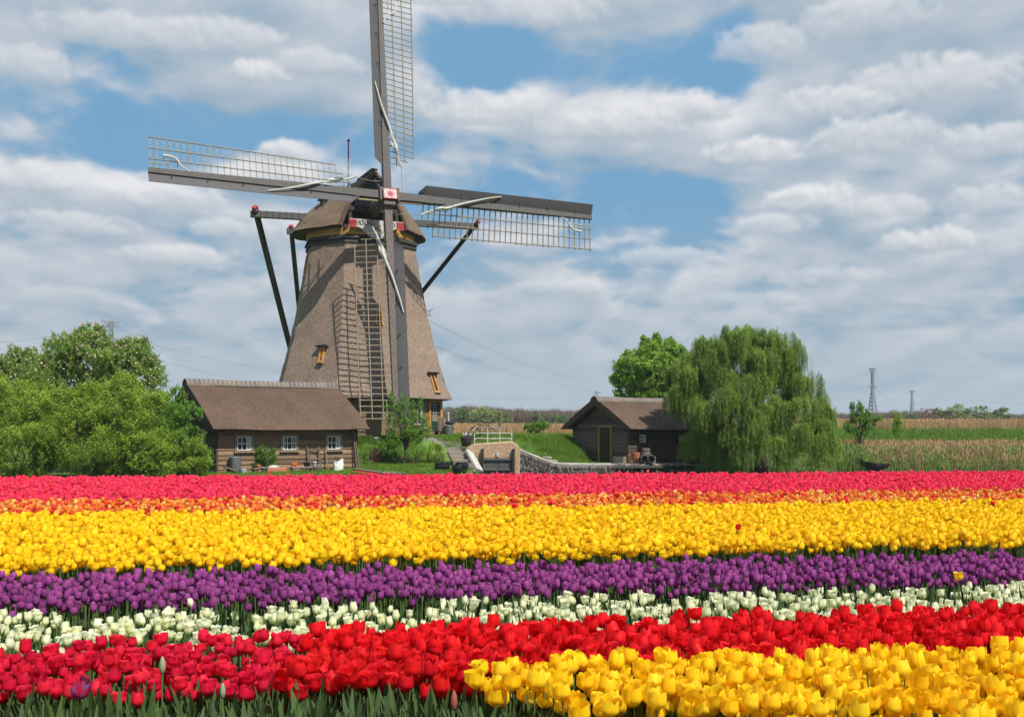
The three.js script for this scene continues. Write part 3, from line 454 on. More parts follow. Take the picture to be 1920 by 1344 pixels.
function shedWindow(h, x, y, w, hh, mats, curtain) {
  const o = part('window', h); o.position.set(x, y, .05); const b = .055;
  mesh('frame', [bevelBox(w + .02, b, .12, .012, 0, hh / 2 - b / 2, .02), bevelBox(w + .1, b, .16, .012, 0, -hh / 2 + b / 2, .03), bevelBox(b, hh - 2 * b, .12, .012, -w / 2 + b / 2, 0, .02), bevelBox(b, hh - 2 * b, .12, .012, w / 2 - b / 2, 0, .02)], mats[0], o);
  const iw = w - 2 * b, ih = hh - 2 * b;
  mesh('sash', [box(iw, .05, .07, 0, ih / 2 - .025, .02), box(iw, .05, .07, 0, -ih / 2 + .025, .02), box(.05, ih - .1, .07, -iw / 2 + .025, 0, .02), box(.05, ih - .1, .07, iw / 2 - .025, 0, .02)], mats[1], o);
  const jw = iw - .1, jh = ih - .1, bars = [box(jw, .035, .05, 0, 0, .03), box(.04, jh, .05, -jw / 2 + .02, 0, .032), box(.04, jh, .05, jw / 2 - .02, 0, .032), box(jw, .04, .05, 0, jh / 2 - .02, .034), box(jw, .04, .05, 0, -jh / 2 + .02, .034)];
  for (const k of [-1, 1]) bars.push(box(.033, jh, .05, k * jw / 6, 0, .028));
  mesh('glazing_bar', bars, M.sash, o);
  for (let i = 0; i < 3; i++) for (let j = 0; j < 2; j++) mesh('pane', box(jw / 3 - .03, jh / 2 - .03, .01, (i - 1) * jw / 3, (j - .5) * jh / 2, .022), M.glass, o);
  for (const [cx, cw] of curtain) { mesh('curtain', grid(12, 1, (u, v) => [cx + (u - .5) * cw, (v - .5) * jh * .96, .029 + .003 * Math.sin(u * 26)]), M.curtain, o); }
  return o;
}
const L0 = { x: -13.54, d: 50, a: 36 * DEG };
const wallS = (px) => { const k = (px - 960) / F; return (-L0.x + L0.d * k) / (Math.cos(L0.a) - Math.sin(L0.a) * k); };
{
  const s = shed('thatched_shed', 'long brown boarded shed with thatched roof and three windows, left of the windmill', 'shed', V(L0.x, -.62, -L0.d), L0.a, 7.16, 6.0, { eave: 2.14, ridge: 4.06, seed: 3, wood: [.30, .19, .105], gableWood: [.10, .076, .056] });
  const h = s.group;
  for (const [px, c] of [[456, [[.24, .2]]], [541, [[-.24, .06], [.22, .05]]], [624, [[.22, .22]]]]) shedWindow(h, wallS(px), 1.44, .9, .86, [M.frameTan, M.frameDark], c);
  const door = part('door', h); door.position.set(.03, 0, -1.75); door.rotation.y = -Math.PI / 2;
  mesh('frame', [box(.1, 2.0, .12, -.5, 1, .03), box(.1, 2.0, .12, .5, 1, .03), box(1.1, .1, .12, 0, 2.05, .03)], M.frameTan, door); mesh('leaf', box(.9, 1.98, .06, 0, 1, .03), M.dark, door);
  mesh('pane', box(.62, .62, .02, 0, 1.5, .07), M.glass, door); mesh('glazing_bar', [box(.66, .05, .04, 0, 1.82, .08), box(.66, .05, .04, 0, 1.18, .08), box(.05, .6, .04, -.31, 1.5, .08), box(.05, .6, .04, .31, 1.5, .08), box(.03, .6, .04, -.1, 1.5, .08), box(.03, .6, .04, .1, 1.5, .08), box(.6, .03, .04, 0, 1.5, .085)], M.sash, door);
  mesh('plinth', box(.02, .3, 5.9, -.02, .1, -3), M.concrete, h);
}
const R0 = { x: (1178 - 960) / F * 61.8, d: 61.8, a: 33 * DEG };
{
  const s = shed('thatched_boathouse', 'small dark boarded shed with thatched roof beside the big willow', 'shed', V(R0.x, -.5, -R0.d), R0.a, 6.4, 5.3, { eave: 2.0, ridge: 3.42, seed: 8, wood: [.10, .075, .056], gableWood: [.15, .112, .085] });
  const h = s.group;
  shedWindow(h, .98, 1.42, .66, .66, [M.dark, M.dark], [[.1, .12]]); shedWindow(h, 3.9, 1.42, .62, .62, [M.dark, M.dark], []);
  const door = part('door', h); door.position.set(.02, 0, -2.05); door.rotation.y = -Math.PI / 2;
  mesh('frame', [box(.11, 2.1, .12, -.58, 1.05, .05), box(.08, 2.1, .12, .55, 1.05, .05), box(1.2, .08, .12, 0, 2.12, .05)], M.ochre, door); mesh('leaf', box(1.02, 2.08, .06, 0, 1.04, .05), std({ color: C(.035, .042, .02), map: T_WOOD }), door); mesh('handle', box(.04, .12, .08, -.4, 1.05, .1), M.zinc, door);
  mesh('plinth', [box(.06, .42, 1.4, .0, .19, -4.55), box(.06, .42, 1.15, .0, .19, -.75)], M.concrete, h);
}

// ---------------------------------------------------------------- sluice, walls, steps
{
  const D = 56, P = (px, py, d = D) => at(px, py, d);
  const sl = thing('brick_sluice', 'tan brick sluice head with rounded shoulders and dark wooden gate', 'sluice', V(0, 0, 0));
  const x0 = P(874, 0).x, x1 = P(973, 0).x, yt = P(0, 832).y, ys = P(0, 846).y, s = new THREE.Shape();
  s.moveTo(x0, -1.7); s.lineTo(x0, ys); s.quadraticCurveTo(x0 + .02, yt - .14, x0 + .5, yt - .06); s.lineTo(x1 - .5, yt + .06); s.quadraticCurveTo(x1 - .05, yt - .02, x1, ys); s.lineTo(x1, -1.7); s.closePath();
  const hx0 = P(907, 0).x, hx1 = P(961, 0).x, hy = P(0, 858).y, hole = new THREE.Path(); hole.moveTo(hx0, -1.65); hole.lineTo(hx1, -1.65); hole.lineTo(hx1, hy); hole.lineTo(hx0, hy); hole.closePath(); s.holes.push(hole);
  mesh('head_wall', boxUV(new THREE.ExtrudeGeometry(s, { depth: 2.6, bevelSize: .05, bevelThickness: .05, bevelSegments: 2 })).translate(0, 0, -D - 2.6), M.brickTan, sl);
  for (let i = 0; i < 2; i++) mesh('gate_board', bevelBox((hx1 - hx0) / 2 - .02, 1.9, .1, .02, hx0 + (hx1 - hx0) * (.25 + i * .5), hy - .97, -D + .0), M.board, sl);
  mesh('gate_rail', [bevelBox(hx1 - hx0, .1, .08, .02, (hx0 + hx1) / 2, hy - .1, -D + .1), bevelBox(hx1 - hx0, .1, .08, .02, (hx0 + hx1) / 2, hy - .62, -D + .1)], M.board, sl);
  for (const px of [905, 963]) mesh('guide_post', bevelBox(.13, P(0, 841).y - P(0, 888).y, .22, .02, P(px, 0).x, (P(0, 841).y + P(0, 888).y) / 2, -D + .16), M.dark, sl);
  mesh('tide_plate', bevelBox(.13, .2, .05, .01, P(933, 0).x, P(0, 852).y, -D + .1), M.white, sl);
  const cop = thing('leaning_plank', 'white painted plank sloping down beside the wooden steps to the sluice', 'plank'); mesh('board', bar(P(879, 846, 56.0), P(899, 882, 54.6), .42, .12), M.white, cop);
  // railing
  const rl = thing('white_railing', 'white tubular railing with three rails on top of the brick sluice', 'railing'), rd = 56.9, rz = (px, py, d = rd) => P(px, py, d);
  for (const px of [889.5, 914, 937, 959.5]) mesh('post', rod(rz(px, 834), rz(px, px < 895 ? 814 : px > 950 ? 806 : 802), .028), M.white, rl);
  for (const py of [812, 822]) mesh('rail', tube([rz(889.5, py + 5), rz(891, py + 1.2), rz(894, py), rz(914, py), rz(937, py), rz(955, py), rz(958, py + 1), rz(959.5, py + 4)], .026, 24, 6), M.white, rl);
  mesh('rail', tube([rz(886, 807), rz(889, 804), rz(893, 800.8)], .04, 8, 6), M.white, rl); mesh('top_rail', tube([rz(893, 800.8), rz(920, 801.2), rz(954, 801.5), rz(959.5, 806)], .024, 12, 6), M.zinc, rl);
  mesh('lock_box', bevelBox(.22, .07, .06, .01, rz(926.5, 0).x, rz(0, 822).y, -rd), M.white, rl);
  // bank wall of basalt stones under a pale coping
  const bw = thing('stone_bank_wall', 'low curved bank wall of dark rough stones under pale coping, right of the sluice', 'wall');
  const line = [[973, 845, 56], [985, 850, 56.3], [1000, 856, 56.6], [1020, 864, 57], [1040, 870.5, 57.4], [1060, 872, 57.7], [1100, 872.6, 58.3], [1146, 873, 59]];
  const tops = line.map(([x, y, d]) => P(x, y, d)), curve = new THREE.CatmullRomCurve3(tops);
  mesh('mortar_bed', grid(40, 1, (u, v) => { const p = curve.getPoint(u); return [p.x, lerp(-1.6, p.y, v), p.z, p.x, p.y * v * 2]; }), M.mortar, bw);
  mesh('mortar_back', grid(40, 1, (u, v) => { const p = curve.getPoint(u); return [p.x, p.y + .003, p.z - v * .5]; }), M.mortar, bw);
  mesh('coping', tube(tops.map((p) => p.clone().add(V(0, .05, -.1))), .075, 50, 8), M.concrete, bw);
  const rr = rng(44), stones = [0, 1, 2, 3, 4].map(() => { const g = mergeVertices(new THREE.DodecahedronGeometry(.15, 0).deleteAttribute('normal').deleteAttribute('uv')), p = g.attributes.position; for (let i = 0; i < p.count; i++) { const k = .82 + rr() * .36; p.setXYZ(i, p.getX(i) * k, p.getY(i) * k * .95, p.getZ(i) * k * .6); } const t = toCreasedNormals(g, .5); return boxUV(t); });
  const sm = [[.06, .052, .05], [.09, .075, .065], [.045, .042, .042], [.12, .095, .075]].map((c) => std({ color: C(...c), map: T_WEAR, roughness: .8 }));
  const len = curve.getLength();
  for (let row = 0; row < 7; row++) for (let k = 0; k < Math.floor(len / .235); k++) { const u = (k + .5 + (row % 2) * .5 + (rr() - .5) * .35) * .235 / len; if (u > .995) continue; const p = curve.getPointAt(u), y = p.y - .18 - row * .2 + (rr() - .5) * .06; if (y < -1.05) continue; const m = mesh('stone', stones[Math.floor(rr() * 5)], sm[Math.floor(rr() * 4)], bw); m.position.set(p.x, y, p.z + .0); m.rotation.set(0, 0, rr() * 6); m.scale.setScalar(.72 + rr() * .35); }
  // wooden steps at left, concrete steps at right
  const ws = thing('wooden_steps', 'weathered wooden garden steps between grass slope and brick sluice', 'steps');
  for (let i = 0; i < 6; i++) { const t = i / 5, d = lerp(57.0, 54.4, t), a = P(lerp(838, 858, t), lerp(841.5, 877, t), d), b = P(lerp(877, 893, t), lerp(841.5, 877, t), d), w = b.x - a.x; mesh('tread', bevelBox(w, .06, .62, .012, (a.x + b.x) / 2, a.y, a.z - .26), M.steps, ws); mesh('riser', bevelBox(w, .17, .05, .01, (a.x + b.x) / 2, a.y - .13, a.z + .03), M.steps, ws); }
  mesh('stringer', [bar(P(839, 848, 57.1), P(858, 886, 54.5), .05, .1), bar(P(876, 848, 57.1), P(892, 886, 54.5), .05, .1)], M.oldWood, ws);
  const cs = thing('concrete_steps', 'narrow pale concrete steps down the lawn right of the sluice', 'steps');
  for (let i = 0; i < 6; i++) { const t = i / 5, d = lerp(61.5, 58.4, t), p = P(lerp(994, 1047, t), lerp(836, 869, t), d); mesh('step', bevelBox(.5, .16, .5, .02, p.x, p.y - .08, p.z), M.concrete, cs); }
  mesh('edging', bar(P(968, 833, 60), P(990, 835, 61.4), .2, .1), M.concrete, cs);
  // landing stage in front of the right-hand shed
  const js = thing('landing_stage', 'low dark wooden landing stage on posts in front of the right shed', 'jetty'), rj = rng(9);
  const a = P(1138, 871.5, 59.6), b = P(1300, 871, 61.5), dir = b.clone().sub(a).normalize(), nrm = V(-dir.z, 0, dir.x).multiplyScalar(1), Lj = a.distanceTo(b);
  for (let k = 0; k < Math.floor(Lj / .3); k++) { const q = a.clone().addScaledVector(dir, k * .3 + .15); mesh('deck_board', bar(q.clone().addScaledVector(nrm, .55), q.clone().addScaledVector(nrm, -.9), .27, .05), k % 3 ? M.oldWood : M.steps, js); }
  mesh('beam', [bar(a.clone().add(V(0, -.12, .5)), b.clone().add(V(0, -.12, .5)), .12, .14), bar(a.clone().add(V(0, -.36, .45)), b.clone().add(V(-2, -.36, .45)), .08, .1)], M.tar, js);
  for (let k = 0; k < 6; k++) { const q = a.clone().addScaledVector(dir, .3 + k * .9).add(V(0, -.1, .42)); mesh('pile', rod(q, q.clone().add(V(0, -1.2, 0)), .08), M.oldWood, js); }
  mesh('bank_boarding', bar(a.clone().add(V(0, -.62, -.3)), b.clone().add(V(0, -.62, -.3)), .1, 1.0), M.dark, js);
  // quay edge at left with red side
  const q = thing('bank_edging', 'long timber bank edging with faded red side at the corner of the left shed', 'edging'); mesh('edge', [bar(P(663, 879.5, 50.6), P(716, 887, 49.9), .1, .1), bar(P(716, 887, 49.9), P(860, 890, 53.3), .1, .12)], M.oldWood, q); mesh('side_board', bar(P(664, 884.5, 50.4), P(706, 890, 49.8), .05, .2), M.red, q);
  const sp = thing('stub_post', 'short round timber post at the water edge left of the black pots', 'post'); mesh('post', rod(P(809, 892, 53), P(809, 881, 53), .09), M.steps, sp);
  const tp = thing('tall_post', 'tall slim brown post standing behind the white railing', 'post'); mesh('post', rod(P(937, 815, 74), P(937, 774, 74), .075), M.oldWood, tp);
}

// ---------------------------------------------------------------- small things in the yard
function wallSpot(px, out, py) {                                   // in front of the left shed: along its wall at this column of the photograph
  const s = wallS(px), n = V(Math.sin(L0.a), 0, Math.cos(L0.a)), p = V(L0.x + Math.cos(L0.a) * s, -.62, -(L0.d + Math.sin(L0.a) * s)).addScaledVector(n, out);
  if (py !== undefined) p.y = EYE + (HORIZON - py) / F * -p.z; return p;
}
{
  const T = (name, label, cat, px, out, group) => thing(name, label, cat, wallSpot(px, out), L0.a, group);
  let t = T('grey_tub', 'tall grey tub standing by the left corner of the boarded shed', 'tub', 435, .35); mesh('body', lathe([[0, 0], [.22, 0], [.27, .78], [.29, .8], [.29, .84], [.25, .84], [.23, .1], [0, .1]]), M.zinc, t);
  t = T('plank_pile', 'short loose planks lying against the grey tub', 'planks', 428, .75); mesh('plank', bevelBox(.9, .08, .2, .01, 0, 0, 0).rotateZ(-.35).translate(-.1, .26, 0), M.oldWood, t); mesh('plank', bevelBox(.7, .06, .2, .01).rotateZ(.12).translate(.35, .1, .1), M.tan, t);
  t = T('blue_pail', 'pale blue pail in front of the planks', 'pail', 440, 1.0); mesh('body', lathe([[0, 0], [.12, 0], [.15, .3], [.16, .31], [.14, .31], [.11, .04], [0, .04]]), std({ color: C(.4, .47, .5), roughness: .5 }), t);
  const potShape = [[0, 0], [.11, 0], [.15, .24], [.175, .24], [.175, .3], [.15, .3], [.14, .24], [0, .22]];
  t = T('clay_pot', 'pale clay pot with low herbs near the climbing plant', 'flowerpot', 465, .8); mesh('pot', lathe(potShape).scale(1.1, 1.1, 1.1), M.tan, t); bunch(t, 0, .42, 0, .22, .12, 40, 1);
  t = T('red_jug', 'red pot with bright flowers left of the climbing plant', 'flowerpot', 473, .7); mesh('pot', lathe([[0, 0], [.13, 0], [.17, .2], [.13, .42], [.15, .46], [.11, .46], [0, .4]]), M.terracotta, t);
  t = T('grey_planter', 'grey pot holding a tuft of dark grass', 'flowerpot', 481, .75); mesh('pot', lathe(potShape).scale(1.25, 1.2, 1.25), M.zinc, t); bunch(t, 0, .6, 0, .3, .25, 70, 2);
  t = T('terracotta_trough', 'reddish clay trough at the foot of the climbing plant', 'planter', 503, .8); mesh('trough', [bevelBox(.95, .3, .4, .03, 0, .15, 0)], M.terracotta, t); mesh('stones', new THREE.IcosahedronGeometry(.2, 1).scale(1.5, .5, .8).translate(-.1, .34, 0), M.pale, t);
  t = T('low_bench', 'low narrow plank bench under the middle of the shed wall', 'bench', 553, .75); mesh('seat', bevelBox(1.15, .06, .28, .01, 0, .3, 0), M.steps, t); for (const x of [-.48, .48]) mesh('leg', bevelBox(.07, .28, .24, .01, x, .13, 0), M.oldWood, t);
  const op = thing('orange_pot', 'left one of two small orange pots on the low bench', 'flowerpot', wallSpot(536.5, .75).add(V(0, .33, 0)), 0); mesh('pot', lathe([[0, 0], [.06, 0], [.1, .2], [.085, .2], [0, .16]]), std({ color: C(.75, .16, .05), roughness: .5 }), op);
  const op2 = op.clone(); op2.name = numbered('orange_pot'); op2.position.copy(wallSpot(541.5, .75).add(V(0, .33, 0))); op2.userData = { ...op.userData, label: 'right one of two small orange pots on the low bench' }; scene.add(op2);
  t = thing('black_bowl', 'small black bowl standing on the low bench', 'bowl', wallSpot(562, .75).add(V(0, .33, 0))); mesh('body', lathe([[0, 0], [.12, 0], [.18, .2], [.16, .2], [0, .05]]), M.rubber, t);
  t = T('stump', 'round wooden tub at the foot of the short ladder', 'tub', 579.5, .8); mesh('body', lathe([[0, 0], [.24, 0], [.26, .32], [.24, .34], [0, .34]]), M.oldWood, t);
  t = thing('blue_white_mug', 'small blue and white pot standing on the wooden tub', 'flowerpot', wallSpot(576, .8).add(V(0, .34, 0))); mesh('pot', lathe([[0, 0], [.09, 0], [.11, .22], [.09, .22], [0, .05]]), std({ color: C(.55, .62, .7), roughness: .3 }), t); mesh('band', lathe([[.112, .12], [.115, .17]]), M.blue, t);
  // ladders and poles leaning on the wall
  const ladder = (name, label, px0, px1, y0, y1, outB, rungs) => { const l = thing(name, label, 'ladder'); const A = [wallSpot(px0 + 2, outB, y0), wallSpot(px0 - 1, .12, y1)], B = [wallSpot(px1 - 1, outB, y0), wallSpot(px1 + 1, .12, y1)]; mesh('rail', bar(A[0], A[1], .06, .06), M.oldWood, l); mesh('rail', bar(B[0], B[1], .06, .06), M.oldWood, l); for (const k of rungs) mesh('rung', bar(A[0].clone().lerp(A[1], k).add(V(-.04, 0, 0)), B[0].clone().lerp(B[1], k).add(V(.04, 0, 0)), .05, .07), M.oldWood, l); return l; };
  ladder('short_ladder', 'short wooden ladder leaning between second and third shed window', 574, 594, 886, 838, .5, [.12, .52, .9]);
  ladder('plant_trellis', 'small wooden ladder trellis behind the climbing plant', 494, 512, 886, 839, .3, [.3, .9]);
  t = thing('bean_pole', 'single thin wooden pole leaning below the third shed window', 'pole'); mesh('pole', rod(wallSpot(609, .4, 890), wallSpot(607.5, .12, 843), .035), M.tan, t);
  for (const [a, b, l] of [[662, 658.5, 'thicker dark pole leaning at the right corner of the shed, up to the eaves'], [666.5, 661, 'outer pole of the pair at the right corner of the shed']]) { const p = thing('corner_pole', l, 'pole'); mesh('pole', rod(wallSpot(a, .45, 887), wallSpot(b, .16, 807), .04), M.oldWood, p); }
  // white sack
  t = T('white_sack', 'white garden waste sack with green clippings at the right end of the shed', 'sack', 619, .8);
  const sk = grid(28, 12, (u, v) => { const a = u * 6.2832, r = .23 + .04 * Math.sin(a * 3 + 1) * v + .03 * noise(u * 9, v * 5) + .03 * Math.sin(v * 3); return [Math.cos(a) * r, v * .62 + (v > .9 ? .07 * Math.sin(a * 2 + .5) : 0), Math.sin(a) * r * .8]; }); mesh('cloth', sk, std({ color: C(.75, .76, .68), side: THREE.DoubleSide }), t); bunch(t, 0, .62, 0, .2, .1, 30, 5);
}
function bunch(parent, x, y, z, r, h, n, seed, mat = null, name = 'foliage') {   // a handful of leaves in a pot
  const q = rng(seed * 31 + 7), list = [];
  for (let i = 0; i < n; i++) { const a = q() * 6.28, k = Math.sqrt(q()); list.push(leafCard(.1 + q() * .05).rotateX(-.4 - q() * 1.2).rotateY(a).translate(x + Math.cos(a) * r * k, y + (q() - .6) * h * 2, z + Math.sin(a) * r * k)); }
  return mesh(name, join(list), mat ?? LEAF.dark, parent);
}
function leafCard(L, w = .5) {                                     // a leaf folded along its midrib, base at the origin, pointing to +y
  const g = new THREE.BufferGeometry(), b = L * w / 2; g.setAttribute('position', new THREE.Float32BufferAttribute([0, 0, 0, b, L * .45, b * .35, 0, L * .5, 0, -b, L * .45, b * .35, 0, L, -L * .08], 3)); g.setIndex([0, 1, 2, 0, 2, 3, 1, 4, 2, 2, 4, 3]); g.computeVertexNormals(); return g;
}
{
  const P = (px, py, d) => at(px, py, d);
  // three glazed pots
  const big = lathe([[0, 0], [.2, 0], [.24, .03], [.36, .3], [.38, .42], [.335, .5], [.37, .53], [.37, .57], [.31, .57], [.3, .48], [0, .44]], 28);
  let t = thing('glazed_pot', 'large black glazed pot with reddish plant, left of the other black pots', 'flowerpot', P(828.5, 889, 53)); mesh('pot', big, M.glaze, t); bunch(t, 0, .8, 0, .3, .22, 50, 11, LEAF.rose);
  t = thing('glazed_pot', 'large black glazed pot at the foot of the wooden steps, behind a smaller one', 'flowerpot', P(866, 886, 53.8)); mesh('pot', big.clone().scale(.88, .9, .88), M.glaze, t);
  t = thing('glazed_pot', 'small black pot in front of the large one by the steps', 'flowerpot', P(857, 889, 53.1)); mesh('pot', big.clone().scale(.68, .74, .68), M.glaze, t); bunch(t, 0, .42, 0, .2, .05, 14, 12, LEAF.rose);
  t = thing('pansy_pot', 'dark brown pot with purple and white pansies at the top of the steps', 'flowerpot', P(874, 837, 57)); mesh('pot', lathe([[0, 0], [.22, 0], [.3, .42], [.33, .44], [.33, .5], [.28, .5], [0, .42]]), M.tar, t);
  const fl = rng(4); for (let i = 0; i < 14; i++) { const a = fl() * 6.28, r = fl() * .26; mesh('flower', new THREE.IcosahedronGeometry(.07, 0).translate(Math.cos(a) * r, .56 + fl() * .1, Math.sin(a) * r), i % 2 ? (M.purple ??= std({ color: C(.16, .04, .3) })) : M.white, t); }
  t = thing('white_stone', 'white painted stone lying on the grass before the mill wall', 'stone', P(705.5, 826, 61)); const ws = new THREE.IcosahedronGeometry(.2, 2); { const p = ws.attributes.position; for (let i = 0; i < p.count; i++) { const k = 1 + .25 * noise(p.getX(i) * 6, p.getY(i) * 6 + p.getZ(i) * 5); p.setXYZ(i, p.getX(i) * 1.5 * k, p.getY(i) * .8 * k, p.getZ(i) * k); } ws.computeVertexNormals(); } mesh('stone', ws.translate(0, .1, 0).scale(.62, .75, .62), M.white, t);
  t = thing('pale_rock', 'flat pale rock at the edge of the lawn left of the black pots', 'stone', P(804, 876, 56.4)); mesh('stone', ws.clone().scale(1.5, .6, 1.1), M.pale, t);
  // dustbin and things by the mill corner
  t = thing('dustbin', 'grey metal dustbin beside the right corner of the mill', 'bin', P(840.5, 823.5, 63.8)); mesh('body', lathe([[0, 0], [.24, 0], [.28, .75], [.31, .77], [.31, .82], [.27, .82], [.25, .1], [0, .08]]), M.zinc, t); mesh('rim_bags', new THREE.IcosahedronGeometry(.22, 1).scale(1.3, .6, 1).translate(.08, .95, 0), M.rubber, t); mesh('handle', [box(.05, .2, .1, .32, .6, 0), box(.05, .2, .1, -.32, .6, 0)], M.dark, t);
  t = thing('leaning_boards', 'pale boards leaning upright on the mill wall right of the door', 'boards', P(832, 823, 64.2)); for (let i = 0; i < 4; i++) mesh('board', bevelBox(.14, 1.35 - i * .07, .04, .008, 0, .66, 0).rotateZ(.08 + i * .01).translate(i * .12 - .2, 0, i * .03), i % 2 ? M.steps : M.tan, t);
  t = thing('garden_bench', 'dark garden bench against the mill wall under the small window', 'bench', P(804, 823, 61.9), .9); mesh('seat', [bevelBox(1.6, .05, .14, .01, 0, .46, .1), bevelBox(1.6, .05, .14, .01, 0, .46, -.06)], M.black, t); for (const x of [-.65, .65]) mesh('leg', bevelBox(.07, .46, .3, .01, x, .22, 0), M.black, t); mesh('jug', lathe([[0, 0], [.14, 0], [.16, .2], [.1, .3], [.12, .36], [0, .36]]).translate(-.3, .5, 0), M.concrete, t);
  t = thing('white_post', 'short white post standing just right of the mill behind the dustbin', 'post', P(842, 806, 66)); mesh('post', rod(V(0, -.2, 0), V(-.06, 1.0, 0), .06), M.white, t); mesh('cap', new THREE.SphereGeometry(.075, 10, 6).translate(-.06, 1.0, 0), M.white, t);
  // bicycle behind the railing
  t = thing('bicycle', 'dark bicycle parked behind the white railing', 'bicycle', P(905, 826, 60.5), .55);
  const R = .34, wheel = (x) => { const w = part('wheel', t); w.position.set(x, R, 0); mesh('tyre', new THREE.TorusGeometry(R, .025, 8, 28), M.rubber, w); mesh('spokes', [0, 1, 2, 3, 4, 5, 6, 7].map((k) => rod(V(0, 0, 0), V(Math.cos(k * .785) * R, Math.sin(k * .785) * R, 0), .004, .004, 4)), M.zinc, w); }; wheel(-.52); wheel(.55);
  const pt = { r: V(-.52, R, 0), bb: V(-.06, .3, 0), st: V(-.2, .82, 0), hd: V(.38, .86, 0), fk: V(.55, R, 0), hb: V(.34, 1.04, 0) };
  mesh('frame', [rod(pt.r, pt.bb, .015), rod(pt.bb, pt.st, .018), rod(pt.r, pt.st, .013), rod(pt.st, pt.hd, .018), rod(pt.bb, pt.hd, .02), rod(pt.hd, pt.fk, .016), rod(pt.hd, pt.hb, .014)], M.black, t); mesh('saddle', bevelBox(.26, .06, .15, .02, -.22, .9, 0), M.rubber, t); mesh('handlebar', tube([V(.2, 1.06, -.28), V(.3, 1.1, -.2), V(.36, 1.08, 0), V(.3, 1.1, .2), V(.2, 1.06, .28)], .014, 16, 6), M.white, t); mesh('carrier', box(.4, .02, .14, -.52, .76, 0), M.black, t); mesh('mudguard', new THREE.TorusGeometry(R + .05, .02, 4, 14, 2.4).translate(-.52, R, 0), M.black, t);
  // in front of the right-hand shed
  const rg = -.45;
  t = thing('clay_urn', 'orange clay urn with a dark foot in front of the right shed', 'flowerpot', P(1192, 870, 60.8)); mesh('pot', lathe([[0, 0], [.13, 0], [.12, .1], [.25, .45], [.24, .6], [.28, .64], [.22, .64], [0, .5]]), M.terracotta, t);
  t = thing('old_barrel', 'upright old wooden barrel against the shed wall under the window', 'barrel', P(1211, 869, 60.9)); mesh('staves', lathe([[0, 0], [.22, 0], [.26, .3], [.27, .45], [.26, .6], [.22, .86], [.2, .86], [0, .82]]), M.oldWood, t); for (const y of [.16, .7]) mesh('hoop', lathe([[.262, y], [.262, y + .04]]), M.dark, t);
  for (const [px, l] of [[1207, 'left one of two dark round barrels lying on the landing'], [1219, 'right one of two dark round barrels lying on the landing']]) { t = thing('lying_barrel', l, 'barrel', P(px, 869.5, 60.2), .1); mesh('staves', lathe([[0, -.35], [.2, -.35], [.27, 0], [.2, .35], [.17, .35], [.15, .1], [0, .1]]).rotateX(Math.PI / 2).translate(0, .27, 0), M.tar, t); mesh('hoop', new THREE.TorusGeometry(.215, .014, 6, 20).translate(0, .27, .33), M.oldWood, t); }
  t = thing('yellow_flower_pot', 'pot of yellow and red flowers at the shed door', 'flowerpot', P(1181, 870, 60.7)); mesh('pot', lathe([[0, 0], [.14, 0], [.19, .22], [.16, .22], [0, .18]]), M.tan, t); bunch(t, 0, .32, 0, .2, .08, 30, 14); for (let i = 0; i < 8; i++) mesh('flower', new THREE.IcosahedronGeometry(.045, 0).translate(fl() * .4 - .2, .36 + fl() * .12, fl() * .3 - .15), i % 3 ? M.ochre : M.redBright, t);
  for (const [px, l] of [[1171, 'short pale timber block left of the flower pot by the shed'], [1198, 'short pale timber block right of the clay urn'], [1226, 'short pale timber block right of the lying barrels']]) { t = thing('timber_block', l, 'block', P(px, 870, 60.6)); mesh('block', bevelBox(.2, .42, .2, .02, 0, .2, 0), M.tan, t); }
  // upturned dark boat nose by the bank at right
  t = thing('rowing_boat', 'dark low boat nose lying in the reeds at the right bank', 'boat', P(1640, 880, 65), -.25); mesh('hull', grid(14, 8, (u, v) => { const x = lerp(-1.0, .9, u), w = .42 * Math.sqrt(Math.max(0, Math.sin(Math.PI * clamp(u * .97 + .02, 0, 1)))), a = (v - .5) * Math.PI; return [x, .35 - .45 * Math.cos(a) * Math.sqrt(Math.max(0, Math.sin(Math.PI * clamp(u * .96 + .03, 0, 1)))) + .35 * (1 - u) ** 3, Math.sin(a) * w]; }), std({ color: C(.02, .02, .02), roughness: .6, side: THREE.DoubleSide }), t); mesh('thwart', box(.2, .04, .9, .2, .28, 0), M.oldWood, t);
}

